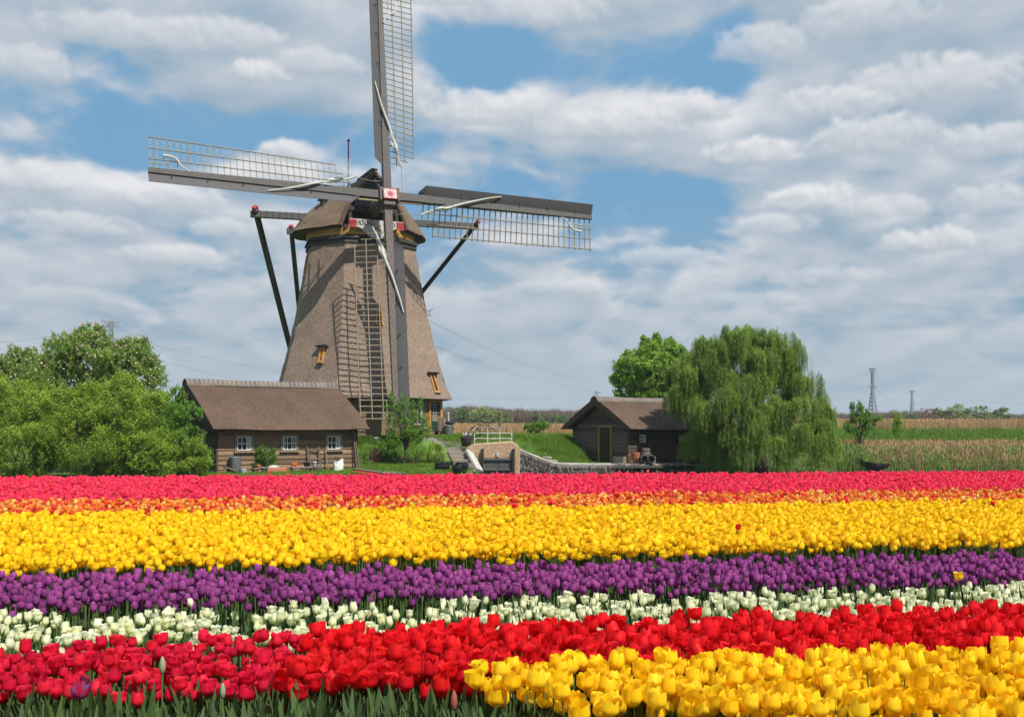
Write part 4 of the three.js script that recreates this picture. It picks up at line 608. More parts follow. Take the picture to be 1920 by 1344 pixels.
// ---------------------------------------------------------------- trees, shrubs
function sprig(n, L, leafL, w, seed, droop = .3) {                 // a twig with leaves, one piece of a crown
  const q = rng(seed), list = [];
  for (let i = 0; i < n; i++) { const t = (i + .5) / n, a = i * 2.4 + q(); list.push(leafCard(leafL * (.75 + q() * .5), w).rotateX(.5 + q() * 1.0).rotateY(a).translate((q() - .5) * L * .25, t * L - L * .5 - droop * t * t * L, (q() - .5) * L * .25)); }
  return join(list);
}
function tree(name, label, base, o) {
  const t = thing(name, label, o.cat ?? 'tree', V(base.x, groundY(base.x, -base.z) - .05, base.z), 0, o.group), q = rng(o.seed), off = t.position;
  const lobes = o.lobes.map(([px, py, rx, ry, d]) => { const D = d ?? -base.z, c = at(px, py, D).sub(off), k = D / F; return { c, rx: rx * k, ry: ry * k, rz: (o.depth ?? 1) * rx * k }; });
  const trunkTop = V((o.lean ?? 0), o.trunkH, 0), wood = o.bark ?? M.bark;
  if (o.trunkR) mesh('trunk', limb([V(0, 0, 0), V(o.lean * .3 || .05, o.trunkH * .45, .05), trunkTop], o.trunkR, o.trunkR * .7, 8, 8), wood, t);
  const list = [], branches = [], total = lobes.reduce((a, l) => a + l.rx * l.ry, 0);
  for (const l of lobes) {
    const nb = o.branches ?? 6;
    for (let i = 0; i < nb; i++) { const a = q() * 6.28, b = q() * 1.4 - .2, k = .5 + q() * .45, e = l.c.clone().add(V(Math.cos(a) * l.rx * k, Math.sin(b) * l.ry * k, Math.sin(a) * l.rz * k)), st = o.trunkR ? trunkTop.clone().multiplyScalar(.7 + q() * .3) : V((q() - .5) * o.spread, 0, (q() - .5) * .6), m = st.clone().lerp(e, .5).add(V((q() - .5) * .5, (o.sagUp ?? .35) + q() * .3, (q() - .5) * .5)); branches.push(limb([st, m, e], (o.trunkR ?? .05) * (.28 + q() * .15), .012, 8, 5)); }
    const n = Math.round(o.n * l.rx * l.ry / total), clumps = []; for (let i = 0; i < (o.clumps ?? 26); i++) { const a = q() * 6.28, z = q() * 2 - 1, s = Math.sqrt(1 - z * z), k = .45 + .55 * Math.sqrt(q()); clumps.push([s * Math.cos(a) * k, z * k, s * Math.sin(a) * k, (.18 + q() * .22) * (o.clumpR ?? 1), .75 + q() * .5]); }
    for (let i = 0; i < n; i++) {
      let x, y, z, tone = 1;
      if (q() < (o.loose ?? .18)) { const a = q() * 6.28, w = q() * 2 - 1, s = Math.sqrt(1 - w * w), k = Math.cbrt(q()) * 1.06; x = s * Math.cos(a) * k; y = w * k; z = s * Math.sin(a) * k; }
      else { const c = clumps[Math.floor(q() * clumps.length)], a = q() * 6.28, w = q() * 2 - 1, s = Math.sqrt(1 - w * w), k = Math.cbrt(q()) * c[3]; x = c[0] + s * Math.cos(a) * k; y = c[1] + w * k; z = c[2] + s * Math.sin(a) * k; tone = c[4]; }
      const X = l.c.x + x * l.rx, Y = l.c.y + y * l.ry, Z = l.c.z + z * l.rz; if (Y < .08) continue;
      const sc = (o.size ?? 1) * (.7 + q() * .6), g = .82 + q() * .4; tone = lerp(1, tone, .55) * g;
      list.push([place(X, Y, Z, (q() - .5) * (o.wild ?? 2), q() * 6.28, (q() - .5) * (o.wild ?? 2), sc), new THREE.Color(tone * (.92 + q() * .2), tone, tone * (.8 + q() * .4))]);
    }
  }
  mesh('branch', join(branches), wood, t); instanced('crown', o.leaf, o.mat, list, t);
  if (o.blossom) { const bl = []; const [b0, b1] = o.blossom; for (let i = 0; i < b0; i++) { const m = list[Math.floor(q() * list.length)][0], e = m.elements; bl.push([place(e[12] + (q() - .5) * .3, e[13] + .06 + q() * .1, e[14] + .12, q() * 3, q() * 6, 0, .7 + q() * .6), new THREE.Color().setRGB(1, .78 + q() * .22, .75 + q() * .2)]); } const f = join([0, 1, 2, 3, 4].map((k) => leafCard(.06, .9).rotateX(1.0).rotateY(k * 1.2566))); instanced('blossom', f, b1, bl, t); }
  return t;
}
const SPRIG = { round: sprig(10, .36, .105, .7, 1), broad: sprig(10, .48, .18, .8, 2), narrow: sprig(16, .42, .11, .32, 3, 0), tiny: sprig(10, .3, .09, .6, 4), far: sprig(7, 1.1, .5, .7, 5), reddish: sprig(9, .3, .06, .5, 6) };
const blossomMat = leafMat(.75, .6, .55, .3);
tree('apple_tree', 'broad apple tree in pale blossom rising behind the bushes at the left edge', at(178, 880, 54), { seed: 1, lobes: [[170, 700, 125, 75], [188, 668, 82, 42], [95, 735, 85, 60], [265, 720, 52, 55], [252, 662, 34, 36], [172, 632, 24, 26], [150, 790, 130, 60], [55, 690, 45, 40]], n: 13500, trunkR: .22, trunkH: 2.2, lean: .2, leaf: SPRIG.round, mat: LEAF.apple, size: 1.05, blossom: [5200, blossomMat], clumps: 34, clumpR: .85, branches: 5 });
tree('orchard_tree', 'part of a blossoming tree cut off by the left edge of the picture', at(-30, 880, 52), { seed: 2, lobes: [[-30, 740, 62, 80], [-45, 690, 50, 46]], n: 4600, trunkR: .16, trunkH: 2, leaf: SPRIG.round, mat: LEAF.apple, blossom: [1200, blossomMat], lean: 0 });
const bushes = 'light green willow bushes along the left bank';
tree('willow_bush', 'tall light green bush at the far left, nearest the picture edge', at(60, 893, 47.4), { cat: 'bush', seed: 3, lobes: [[40, 830, 120, 72], [90, 780, 80, 60], [0, 780, 60, 70]], n: 11000, leaf: SPRIG.narrow, mat: LEAF.bush, spread: 2, branches: 9, size: .95, depth: .6, wild: 1.7, clumps: 40, clumpR: .8, group: bushes });
tree('willow_bush', 'wide light green bush in the middle of the left group, with pale bent twigs', at(190, 893, 47.6), { cat: 'bush', seed: 4, lobes: [[180, 825, 110, 75], [210, 770, 80, 58], [130, 790, 70, 50], [270, 800, 70, 62]], n: 13000, leaf: SPRIG.narrow, mat: LEAF.bush, spread: 2.4, branches: 9, size: .95, depth: .6, wild: 1.7, clumps: 40, clumpR: .8, group: bushes, bark: M.barkPale });
tree('elder_bush', 'lower rounder green bush in front of the dark gable of the left shed', at(330, 893, 47.2), { cat: 'bush', seed: 5, lobes: [[325, 855, 66, 40], [285, 845, 70, 46], [362, 868, 30, 22]], n: 6000, leaf: SPRIG.tiny, mat: LEAF.bush, spread: 1.4, branches: 6, depth: .6, size: 1, group: bushes });
tree('pear_sapling', 'thin twiggy young tree reaching in front of the left shed gable', at(318, 890, 47.5), { seed: 6, lobes: [[322, 790, 30, 40], [345, 770, 32, 16], [362, 772, 20, 14], [335, 740, 14, 18], [350, 815, 30, 18], [375, 850, 20, 20]], n: 620, trunkR: .05, trunkH: 1.6, lean: .2, leaf: SPRIG.round, mat: LEAF.fresh, branches: 4, size: .9 });
tree('garden_tree', 'slim young tree with upright leafy branches in front of the mill', at(757, 870, 57), { seed: 7, lobes: [[735, 775, 12, 34], [750, 768, 9, 30], [770, 785, 14, 36], [790, 768, 8, 30], [757, 805, 34, 22], [783, 812, 18, 18], [745, 820, 16, 14], [800, 800, 8, 20], [762, 760, 8, 20]], n: 820, trunkR: .05, trunkH: 1.0, lean: .1, leaf: SPRIG.round, mat: LEAF.fresh, branches: 4, size: .8, clumps: 12, loose: .3, depth: 1.2 });
tree('maple_tree', 'dense bright green round tree behind the right shed', at(1225, 860, 74), { seed: 8, lobes: [[1215, 700, 62, 52], [1200, 735, 50, 34], [1245, 670, 42, 32], [1262, 715, 50, 55], [1215, 655, 18, 16], [1185, 690, 24, 26], [1208, 648, 7, 18], [1232, 642, 8, 16], [1255, 645, 8, 14], [1178, 672, 10, 14], [1162, 712, 14, 14]], n: 9500, trunkR: .25, trunkH: 3, lean: 0, leaf: SPRIG.broad, mat: LEAF.maple, size: .72, clumps: 40, clumpR: .8 });
tree('blossom_sapling', 'small bright sapling with stakes on the lawn left of the right shed', at(1005, 826, 72), { seed: 9, lobes: [[1004, 800, 15, 11], [1018, 797, 12, 9], [992, 803, 10, 8]], n: 260, trunkR: .04, trunkH: 1.0, lean: 0, leaf: SPRIG.round, mat: LEAF.fresh, size: 1, branches: 3 });
tree('bank_sapling', 'young tree with upswept branches standing right of the willow', at(1611, 850, 72), { seed: 10, lobes: [[1600, 775, 7, 22], [1612, 772, 7, 20], [1624, 785, 8, 16], [1612, 800, 20, 18], [1640, 785, 14, 8], [1590, 800, 8, 12], [1632, 795, 12, 8]], n: 780, trunkR: .06, trunkH: 1.2, lean: 0, leaf: SPRIG.round, mat: LEAF.fresh, size: .95, branches: 3, clumps: 10 });
tree('slim_sapling', 'very slim sapling between the young tree and the pylons', at(1683, 845, 84), { seed: 11, lobes: [[1680, 798, 7, 12], [1686, 790, 6, 10], [1683, 808, 8, 8]], n: 190, trunkR: .03, trunkH: .9, lean: 0, leaf: SPRIG.round, mat: LEAF.maple, branches: 2 });
// climbing plant on the shed wall, roses on the slope
{ const b = wallSpot(500, .5); tree('climbing_plant', 'green climbing plant on the shed wall between the first two windows', b, { cat: 'plant', seed: 12, depth: .5, lobes: [[492, 850, 13, 18], [490, 868, 14, 14], [508, 858, 10, 16], [513, 876, 14, 12], [501, 872, 16, 10], [520, 884, 8, 8]].map((l) => [...l, -b.z]), n: 720, leaf: SPRIG.round, mat: LEAF.fresh, spread: .6, branches: 2, size: .8, clumps: 8 }); }
for (const [px, py, d, rx, ry, l, m] of [[705, 872, 58, 20, 20, 'leggy rose bush with reddish stems on the slope near the shed corner', 'rose'], [688, 872, 57, 12, 9, 'low bush with pink flowers at the foot of the slope beside the shed', 'apple'], [742, 873, 57.2, 12, 8, 'low dark bush at the foot of the slope left of the slim tree', 'dark'], [772, 873, 57.2, 11, 8, 'small reddish bush at the foot of the slope right of the slim tree', 'rose'], [793, 866, 57.6, 16, 14, 'pale green loose bush on the slope right of the slim tree', 'bush'], [818, 858, 57.8, 15, 18, 'tall pale green weeds on the slope beside the wooden steps', 'bush'], [724, 858, 58.3, 24, 18, 'dark green bush on the slope behind the roses', 'maple']])
  tree('slope_bush', l, at(px, py, d), { cat: 'bush', seed: px, lobes: [[px, py - ry * .6, rx, ry, d]], n: Math.round(rx * ry * .9), leaf: SPRIG.tiny, mat: LEAF[m], spread: .4, branches: 5, size: .75, clumps: 12 });
// weeping willow
{
  const D = 61.5, base = at(1425, 885, D), t = thing('weeping_willow', 'large weeping willow hanging over the right shed and the bank', 'tree', V(base.x, -1.1, base.z)), q = rng(90), off = t.position;
  const rel = (px, py, dz = 0) => at(px, py, D).sub(off).add(V(0, 0, dz));
  mesh('trunk', [limb([rel(1425, 900), rel(1432, 850, .1), rel(1445, 800, .2)], .42, .3, 10, 9)], M.bark, t);
  const limbs = [[[1445, 800], [1420, 740], [1375, 705], [1362, 690]], [[1440, 805], [1450, 730], [1440, 690], [1425, 665]], [[1445, 800], [1480, 770], [1492, 745], [1496, 730]], [[1430, 830], [1375, 790], [1330, 740], [1300, 690]], [[1450, 800], [1500, 790], [1525, 775], [1530, 770]], [[1440, 810], [1410, 760], [1412, 700], [1402, 670]]];
  mesh('limb', limbs.map((l, i) => limb(l.map(([x, y], k) => rel(x, y, (i % 3 - 1) * k * .7)), .13, .03, 14, 6)), M.bark, t);
  // the crown: domes from which strands hang
  const strand = (len, n, seed) => { const r = rng(seed), list = []; for (let i = 0; i < n; i++) { const k = (i + .5) / n; list.push(leafCard(.095 + r() * .04, .3).rotateX(2.2 + (r() - .5) * .9).rotateY(r() * 6.28).translate((r() - .5) * .08, -k * len, (r() - .5) * .08 + .12 * Math.sin(k * 3))); } list.push(rod(V(0, 0, 0), V(0, -len, .02), .006, .003, 3)); return join(list); };
  const strands = [strand(1.25, 38, 1), strand(.85, 28, 2)], lists = [[], []];
  const domes = [[1425, 745, 85, 75, .8], [1450, 668, 52, 44, .2], [1340, 685, 58, 58, -.2], [1290, 725, 46, 48, .3], [1395, 690, 78, 78, 0], [1330, 720, 72, 62, .6], [1290, 760, 46, 46, 1.0], [1460, 700, 62, 66, -.3], [1505, 750, 46, 52, .3], [1540, 800, 30, 50, .2], [1370, 790, 90, 60, 1.8], [1460, 800, 80, 62, 1.2], [1390, 645, 46, 34, -.4], [1300, 830, 36, 36, 1.6], [1520, 830, 52, 40, .6], [1385, 845, 80, 30, 2.0]];
  const area = domes.reduce((a, d) => a + d[2] * d[3], 0);
  for (const [px, py, rx, ry, dz] of domes) {
    const c = rel(px, py, dz), X = rx * D / F, Y = ry * D / F, n = Math.round(21000 * rx * ry / area * (px > 1440 && py < 760 ? .62 : 1)), tufts = []; for (let i = 0; i < 34; i++) tufts.push([q() * 6.28, q() * 1.5 - .35, .55 + q() * .5, .7 + q() * .6]);
    for (let i = 0; i < n; i++) {
      const f = tufts[Math.floor(q() * tufts.length)], a = f[0] + (q() - .5) * .42, b = f[1] + (q() - .5) * .3, k = f[2] + (q() - .5) * .2, x = c.x + Math.cos(a) * Math.cos(b) * X * k, z = c.z + Math.sin(a) * Math.cos(b) * X * k * .9, y = c.y + Math.sin(b) * Y * k + .35;
      if (y < .5 || (y > 3.2 && noise(x * .9 + 40, y * .55) < -.36)) continue; const s = .6 + q() * .55, g = (.8 + q() * .45) * lerp(1, f[3], .85), w = q() < .55 ? 0 : 1;
      lists[w].push([place(x, y, z, (q() - .5) * .35, q() * 6.28, (q() - .5) * .35, s, s * Math.min(1, y / 1.3), s), new THREE.Color(g * (.9 + q() * .25), g, g * .9)]);
    }
  }
  lists.forEach((l, i) => instanced('crown', strands[i], LEAF.willow, l, t));
}

// ---------------------------------------------------------------- grass, reeds
const tuft = (n, L, w, spread, seed, lean = .5) => { const q = rng(seed), list = []; for (let i = 0; i < n; i++) { const l = L * (.6 + q() * .6), a = q() * 6.28, g = new THREE.BufferGeometry(), b = w * (.7 + q() * .5), s = lean * q() * l; g.setAttribute('position', new THREE.Float32BufferAttribute([-b, 0, 0, b, 0, 0, b * .7, l * .55, s * .35, -b * .7, l * .55, s * .35, 0, l, s], 3)); g.setIndex([0, 1, 2, 0, 2, 3, 3, 2, 4]); g.computeVertexNormals(); list.push(g.rotateY(a).translate((q() - .5) * spread, 0, (q() - .5) * spread)); } return join(list); };
{
  const q = rng(300), lawn = [], G = tuft(9, .15, .008, .3, 1, .8);
  for (let i = 0; i < 90000; i++) { const d = 46.5 + 30 * q(), x = -15 + 20.5 * q(); if (d < interp(x, SHORE) + .3) continue; if (x > 12 && d < 70) continue; const lx = x - L0.x, lz = d - L0.d, u = lx * .809 + lz * .588, v = -lx * .588 + lz * .809; if (u > 0 && u < 7 && v > 0) continue; if (Math.hypot(x - MILL.x, d - 67) < 5.2) continue; if (d > 55 && x > -2.8 && x < .6 && d < 59) continue; if (d > 57 && d < 61.5 && Math.abs(x - lerp(-3.1, -5, (d - 57.7) / 3.5)) < .6) continue; const k = .75 + q() * .5 + .3 * noise(x * .7, d * .7); lawn.push([place(x, groundY(x, d) - .01, -d, 0, q() * 6.28, 0, (d > 60 ? 1.2 : 1) * (.6 + q() * .7)), new THREE.Color(k * (1 + .3 * noise(x, d)), k, k * .8)]); }
  tag(instanced('lawn_grass', G, LEAF.grass, lawn), 'short green lawn on the slope and around the mill', 'grass');
  const RT = tuft(10, 1.6, .016, .7, 2, .22), plume = []; { const r = rng(8); for (let i = 0; i < 6; i++) plume.push(leafCard(.3, .25).rotateZ((r() - .5) * .6).rotateY(r() * 6).translate((r() - .5) * .7, 1.3 + r() * .35, (r() - .5) * .7)); } const REED = join([RT, ...plume]);
  const put = (label, mat, n, x0, x1, d0, d1, h0, h1, ground, seed, gap) => { const r = rng(seed), l = []; for (let i = 0; i < n; i++) { const d = lerp(d0, d1, r()), a = lerp(x0, x1, r()), x = (a - 960) / F * d; if (gap && noise(x * .35 + seed, d * .2) < gap) continue; const s = lerp(h0, h1, r()) / 1.6, k = .7 + r() * .5 + .3 * noise(x * .4, d); l.push([place(x, ground ? groundY(x, d) : -1, -d, (r() - .5) * .2, r() * 6.28, (r() - .5) * .2, Math.max(.8, d / 75) * .8, s, Math.max(.8, d / 75) * .8), new THREE.Color(k * (.95 + r() * .15), k, k * .95)]); } return tag(instanced('reeds', REED, mat, l), label, 'reeds'); };
  put('tan dry reeds in a wide bed between mill and right shed', LEAF.reed, 3600, 820, 1120, 84, 120, .55, .85, true, 1);
  put('far belt of tan dry reeds beyond the green dike at right', LEAF.reed, 7000, 1480, 1990, 112, 160, .75, 1.1, true, 2);
  put('pale dry reeds standing along the near bank at right', LEAF.reed, 2300, 1540, 1980, 70, 75, .85, 1.35, true, 3, -.08);
  put('fresh green reeds along the water at right', LEAF.reedGreen, 3600, 1540, 1980, 66, 70, .7, 1.15, true, 4);
  put('scattered dry stalks among the green reeds at right', LEAF.reed, 420, 1600, 1960, 66, 68, .9, 1.5, true, 7);
  put('rank green growth on the dike at right', LEAF.grass, 5200, 1440, 1990, 77, 101, .22, .45, true, 5);
  put('dark green sedge tuft beside the willow', LEAF.reedGreen, 500, 1530, 1625, 65, 67, 1.0, 1.7, true, 6);
  put('grassy growth on the bank under and behind the willow', LEAF.reedGreen, 900, 1330, 1560, 62.5, 69, .4, .9, true, 10);
  put('tan dry reeds left behind the mill and shed', LEAF.reed, 900, -200, 500, 95, 130, .6, .9, true, 9);
}

// ---------------------------------------------------------------- far trees, pylons, wires
{
  const q = rng(500), farSprig = SPRIG.far, twigs = tuft(14, 2.0, .035, 1.3, 31, .5);
  const wood = (label, name, x0, x1, d0, d1, top, n, seed) => { const r = rng(seed), l = []; for (let i = 0; i < n; i++) { const px = lerp(x0, x1, r()), d = lerp(d0, d1, r()), H = top(px) * (1 + .18 * noise(px * .06, seed) + .1 * noise(px * .3, 3)), y = Math.sqrt(r()) * Math.max(0, H - 1.3), p = at(px, 800, d), g = .75 + r() * .5 + .2 * noise(px * .1, 7); l.push([place(p.x, .9 + y, p.z, (r() - .5) * .5, r() * 6, (r() - .5) * .5, .7 + r() * .5), new THREE.Color(g, g, g)]); } return tag(instanced(name, twigs, LEAF.brownTwig, l), label, 'woodland'); };
  wood('distant bare brown woodland on the horizon between mill and right shed', 'woodland', 780, 1130, 270, 340, (x) => interp(x, [[780, 4], [880, 5.6], [960, 4.6], [1010, 4.4], [1130, 4.2]]), 11000, 1);
  wood('distant brown woodland low on the horizon at right', 'woodland', 1480, 1990, 330, 420, (x) => interp(x, [[1480, 4.2], [1620, 4.6], [1660, 5.0], [1700, 5.2], [1990, 3.6]]), 11000, 2);
  const trees = [[867, 781, 18, 16, 255, 'far'], [905, 779, 22, 15, 250, 'farPale'], [925, 784, 17, 16, 245, 'farPale'], [948, 788, 13, 13, 255, 'far'], [1007, 787, 11, 13, 250, 'far'], [1042, 790, 8, 10, 250, 'far'], [1056, 788, 9, 11, 250, 'far']];
  trees.forEach(([px, py, rx, ry, d, m], i) => tree('distant_tree', ['dull green distant tree nearest the mill on the horizon', 'light green round distant tree above the left end of the railing', 'light green distant tree above the middle of the railing', 'small distant green tree just right of the tall post', 'distant conical green tree above the sapling', 'small dark green distant tree, left of the pair near the right shed', 'small dark green distant tree, nearest the right shed roof'][i], at(px, 800, d), { seed: 600 + i, lobes: [[px, py, rx, ry]], n: 420, trunkR: .3, trunkH: 2, lean: 0, leaf: farSprig, mat: LEAF[m], size: .62, branches: 3, group: 'distant trees between mill and right shed' }));
  const bush = [[1748, 781, 30, 15, 'brownTwig', 'reddish brown distant bush right of the second pylon'], [1710, 785, 16, 9, 'far', 'small distant bush at the foot of the second pylon'], [1796, 777, 22, 17, 'farPale', 'tall green distant bush right of the brown one'], [1766, 782, 16, 12, 'far', 'dull green distant bush between the brown and the tall one'], [1842, 779, 30, 18, 'far', 'wide loose distant bush with airy top'], [1880, 781, 18, 15, 'far', 'distant bush nearest the right edge, thin at the top'], [1680, 781, 11, 9, 'farPale', 'pale round distant bush between the two pylons']];
  bush.forEach(([px, py, rx, ry, m, l], i) => tree('distant_bush', l, at(px, 800, 170), { cat: 'bush', seed: 650 + i, lobes: [[px, py, rx, ry], [px + rx * .3, py + 6, rx * .8, ry * .6]], n: 380, leaf: farSprig, mat: LEAF[m], size: .42, spread: 1, branches: 3, group: 'distant bushes at right' }));
  // lattice pylons
  function pylon(label, px, topY, d, kind) {
    const top = at(px, topY, d).y, t = thing('lattice_pylon', label, 'pylon', V((px - 960) / F * d, 0, -d), kind === 1 ? .5 : .35), H = top, W = H * .075, wide = (y) => lerp(W, W * .2, clamp(y / (H * .62), 0, 1)), b = .0016 * d * .25 + .14, legs = [], brace = [];
    const cor = (y) => [[-1, -1], [1, -1], [1, 1], [-1, 1]].map(([i, j]) => V(i * wide(y), y, j * wide(y)));
    for (let k = 0; k < 4; k++) { legs.push(bar(cor(0)[k], cor(H * .62)[k], b * 1.4), bar(cor(H * .62)[k], cor(H)[k], b * 1.3)); }
    const N = 16; for (let i = 0; i < N; i++) { const y0 = H * (i / N) ** .9, y1 = H * ((i + 1) / N) ** .9, a = cor(y0), c = cor(y1); for (let k = 0; k < 4; k++) { brace.push(bar(a[k], c[(k + 1) % 4], b), bar(a[(k + 1) % 4], c[k], b)); } }
    mesh('leg', legs, M.steel, t); mesh('bracing', brace, M.steel, t);
    const arm = (y, w, up) => { const list = []; for (const s of [-1, 1]) { list.push(bar(V(0, y, 0), V(s * w, y + up, 0), b * 1.6), bar(V(0, y + H * .025, 0), V(s * w, y + up, 0), b * 1.3), bar(V(0, y, wide(y)), V(s * w, y + up, 0), b)); for (const k of [.35, .65]) list.push(bar(V(s * w * k, y + up * k, 0), V(s * w * k, y + up * k - H * .03, 0), b * .8)); } mesh('crossarm', list, M.steel, t); };
    if (kind === 1) { arm(H * .945, H * .085, H * .055); arm(H * .70, H * .085, 0); mesh('crossarm', bar(V(-H * .07, H * .945, 0), V(H * .07, H * .945, 0), b * 2), M.steel, t); } else { arm(H * .96, H * .11, -.01 * H); arm(H * .62, H * .10, 0); }
    return t;
  }
  const g = 'power line pylons';
  pylon('tall grey lattice pylon with horned top right of the willow', 1637, 690, 932, 1);
  pylon('smaller grey lattice pylon farther right, with a wide top arm', 1711, 731, 1300, 2);
  pylon('grey pylon whose top shows above the apple tree at left', 208, 600, 512, 1);
  pylon('grey pylon almost hidden behind the right side of the mill', 794, 578, 500, 1);
  pylon('faint small pylon just above the ridge of the right shed', 1119, 733, 1500, 2);
  const wires = (label, list) => { const w = thing('power_line', label, 'wires'); for (const pts of list) mesh('wire', tube(pts.map(([x, y, d]) => at(x, y, d)), .00009 * pts[0][2] + .03, 30, 4), M.steel, w); };
  wires('pair of power lines falling from the left pylon towards the mill', [[[208, 610, 512], [300, 650, 560], [420, 676, 640], [560, 706, 740]], [[208, 640, 512], [290, 672, 560], [400, 702, 640], [560, 740, 740]], [[208, 612, 512], [90, 632, 500], [-40, 646, 490]], [[208, 640, 512], [90, 655, 500], [-40, 668, 490]]]);
  wires('power lines sloping from behind the mill to the pylon above the right shed', [[[798, 598, 500], [880, 636, 620], [1000, 686, 900], [1180, 730, 1450]], [[798, 600, 500], [880, 640, 620], [1000, 690, 900], [1180, 734, 1450]], [[798, 640, 500], [880, 672, 620], [1000, 708, 900], [1180, 742, 1450]], [[798, 642, 500], [880, 676, 620], [1000, 712, 900], [1180, 746, 1450]]]);
  wires('two faint level power lines low in the sky between mill and right shed', [[[780, 744, 900], [900, 747, 950], [1020, 746, 1000], [1119, 741, 1050]], [[780, 763, 900], [900, 767, 950], [1020, 766, 1000], [1119, 761, 1050]]]);
  wires('power lines strung through the two pylons at right', [[[1430, 724, 820], [1560, 715, 870], [1632, 700, 932]], [[1430, 748, 820], [1560, 740, 870], [1632, 726, 932]], [[1642, 702, 932], [1675, 730, 1000], [1706, 738, 1300], [1760, 744, 1300], [1920, 758, 1350], [2000, 764, 1400]], [[1642, 728, 932], [1675, 754, 1000], [1706, 754, 1300], [1760, 764, 1300], [1920, 778, 1350]]]);
}

// ---------------------------------------------------------------- tulips
function petal(h, r0, r1, half, nu, nv, flare, seed) {            // one petal of a cup: h high, bulging to r0, r1 at the rim
  const q = rng(seed), w = q() * 6;
  const dy = .96 + q() * .08, cv = .05 + q() * .06;
  const g = grid(nu, nv, (u, v) => { const s = u * 2 - 1, wide = half * (v < .4 ? Math.sin((.22 + .78 * v / .4) * Math.PI / 2) : lerp(1, .84, ((v - .4) / .6) ** 2)), a = s * wide, r = v < .45 ? lerp(.16, 1, Math.sin(v / .45 * Math.PI / 2)) * r0 : lerp(r0, r1, (v - .45) / .55) + flare * Math.max(0, v - .7) ** 2, rr = r * (1 + .07 * (1 - s * s) - cv * v ** 3 * (1 - s * s)); return [Math.sin(a) * rr, h * dy * (v - .17 * v ** 7 * Math.abs(s) ** 2.4 + .012 * Math.sin(s * 8 + w) * v * v), Math.cos(a) * rr]; });
  return g;
}
function shadeByHeight(g, h, foot, tip) { return tint(g, (x, y, z) => { const t = clamp(y / h, 0, 1), an = Math.atan2(x, z), k = 1 + .16 * noise(an * 7 + h * 900, y * 22) + .10 * noise(an * 19, y * 9); return t < .3 ? foot.map((c) => k * lerp(c, 1, t / .3)) : [0, 1, 2].map((i) => k * lerp(1, tip[i], smoothstep(t, .7, 1))); }); }
const CUP = {                                                      // cups of the different sorts; [height, bulge, rim, half width, flare]
  yellow: [[.078, .038, .034, .74, .02], [.082, .036, .028, .72, 0], [.072, .041, .040, .74, .05]],
  red: [[.080, .037, .032, .72, .02], [.084, .034, .026, .70, 0], [.070, .040, .042, .74, .06]],
  purple: [[.067, .025, .021, .76, 0], [.070, .024, .018, .76, 0], [.063, .027, .023, .78, .0]],
  white: [[.064, .025, .023, .72, .04], [.066, .023, .017, .70, 0], [.060, .027, .028, .74, .08]],
};
const tipOf = { yellow: [1.06, 1.1, 1.5], red: [1.1, 1.9, 1.6], purple: [1.35, 1.6, 1.3], white: [1.02, 1.04, 1.1] }, footOf = { yellow: [.9, .86, .8], red: [.75, .7, .6], purple: [.8, .8, .8], white: [.72, .82, .35] };
const bloomMat = (r, g, b) => new THREE.MeshPhysicalMaterial({ color: C(r, g, b), roughness: .55, specularIntensity: .22, transmission: .42, thickness: 0, vertexColors: true, side: THREE.DoubleSide });
const BLOOM = {
  yellow: [bloomMat(.96, .66, .012), bloomMat(.96, .70, .02), bloomMat(.95, .62, .01)], scarlet: [bloomMat(.74, .010, .016), bloomMat(.68, .008, .02), bloomMat(.78, .014, .014)], crimson: [bloomMat(.74, .012, .05), bloomMat(.68, .01, .05), bloomMat(.78, .018, .045)],
  purple: [bloomMat(.34, .065, .27), bloomMat(.29, .055, .24), bloomMat(.38, .08, .30)], white: [bloomMat(.88, .87, .60), bloomMat(.86, .86, .54), bloomMat(.9, .9, .68)],
};
const STEM = leafMat(.12, .19, .05, .2), BLADE = leafMat(.05, .095, .028, .35), BLADE2 = leafMat(.075, .13, .036, .35);
const stemGeo = (h, lean) => limb([V(0, 0, 0), V(lean * .3, h * .5, 0), V(lean, h, 0)], .0042, .0036, 6, 5);
function bladeGeo(L, w, bend, seed) { const q = rng(seed), tw = (q() - .5) * 1.2; return grid(2, 8, (u, v) => { const s = u * 2 - 1, k = w * Math.pow(Math.sin(Math.PI * (.12 + .88 * v) * .985), .8), a = bend * v * v, y = L * v * Math.cos(a * .6), o = L * .12 * v + L * Math.sin(a) * .45 * v, t = tw * v; return [Math.cos(t) * s * k, y - Math.abs(s) * -.008, o + Math.abs(s) * k * .45 + Math.sin(t) * s * k * .5]; }); }
const BLADES = [bladeGeo(.38, .022, .5, 1), bladeGeo(.33, .028, .9, 2), bladeGeo(.42, .019, .25, 3), bladeGeo(.28, .03, 1.3, 4)];
function cupGeo(sort, i, nu, nv) { const [h, r0, r1, half, fl] = CUP[sort][i], inn = [], all = []; for (let k = 0; k < 6; k++) { const s = k < 3 ? .9 : 1; all.push(petal(h, r0, r1, half, nu, nv, fl, k + i * 7).scale(s, k < 3 ? 1.02 : 1, s).rotateY(k * Math.PI * 2 / 3 + (k >= 3 ? Math.PI / 3 : 0) + k * .06)); } const g = join(all); return shadeByHeight(g, h, footOf[sort], tipOf[sort]); }
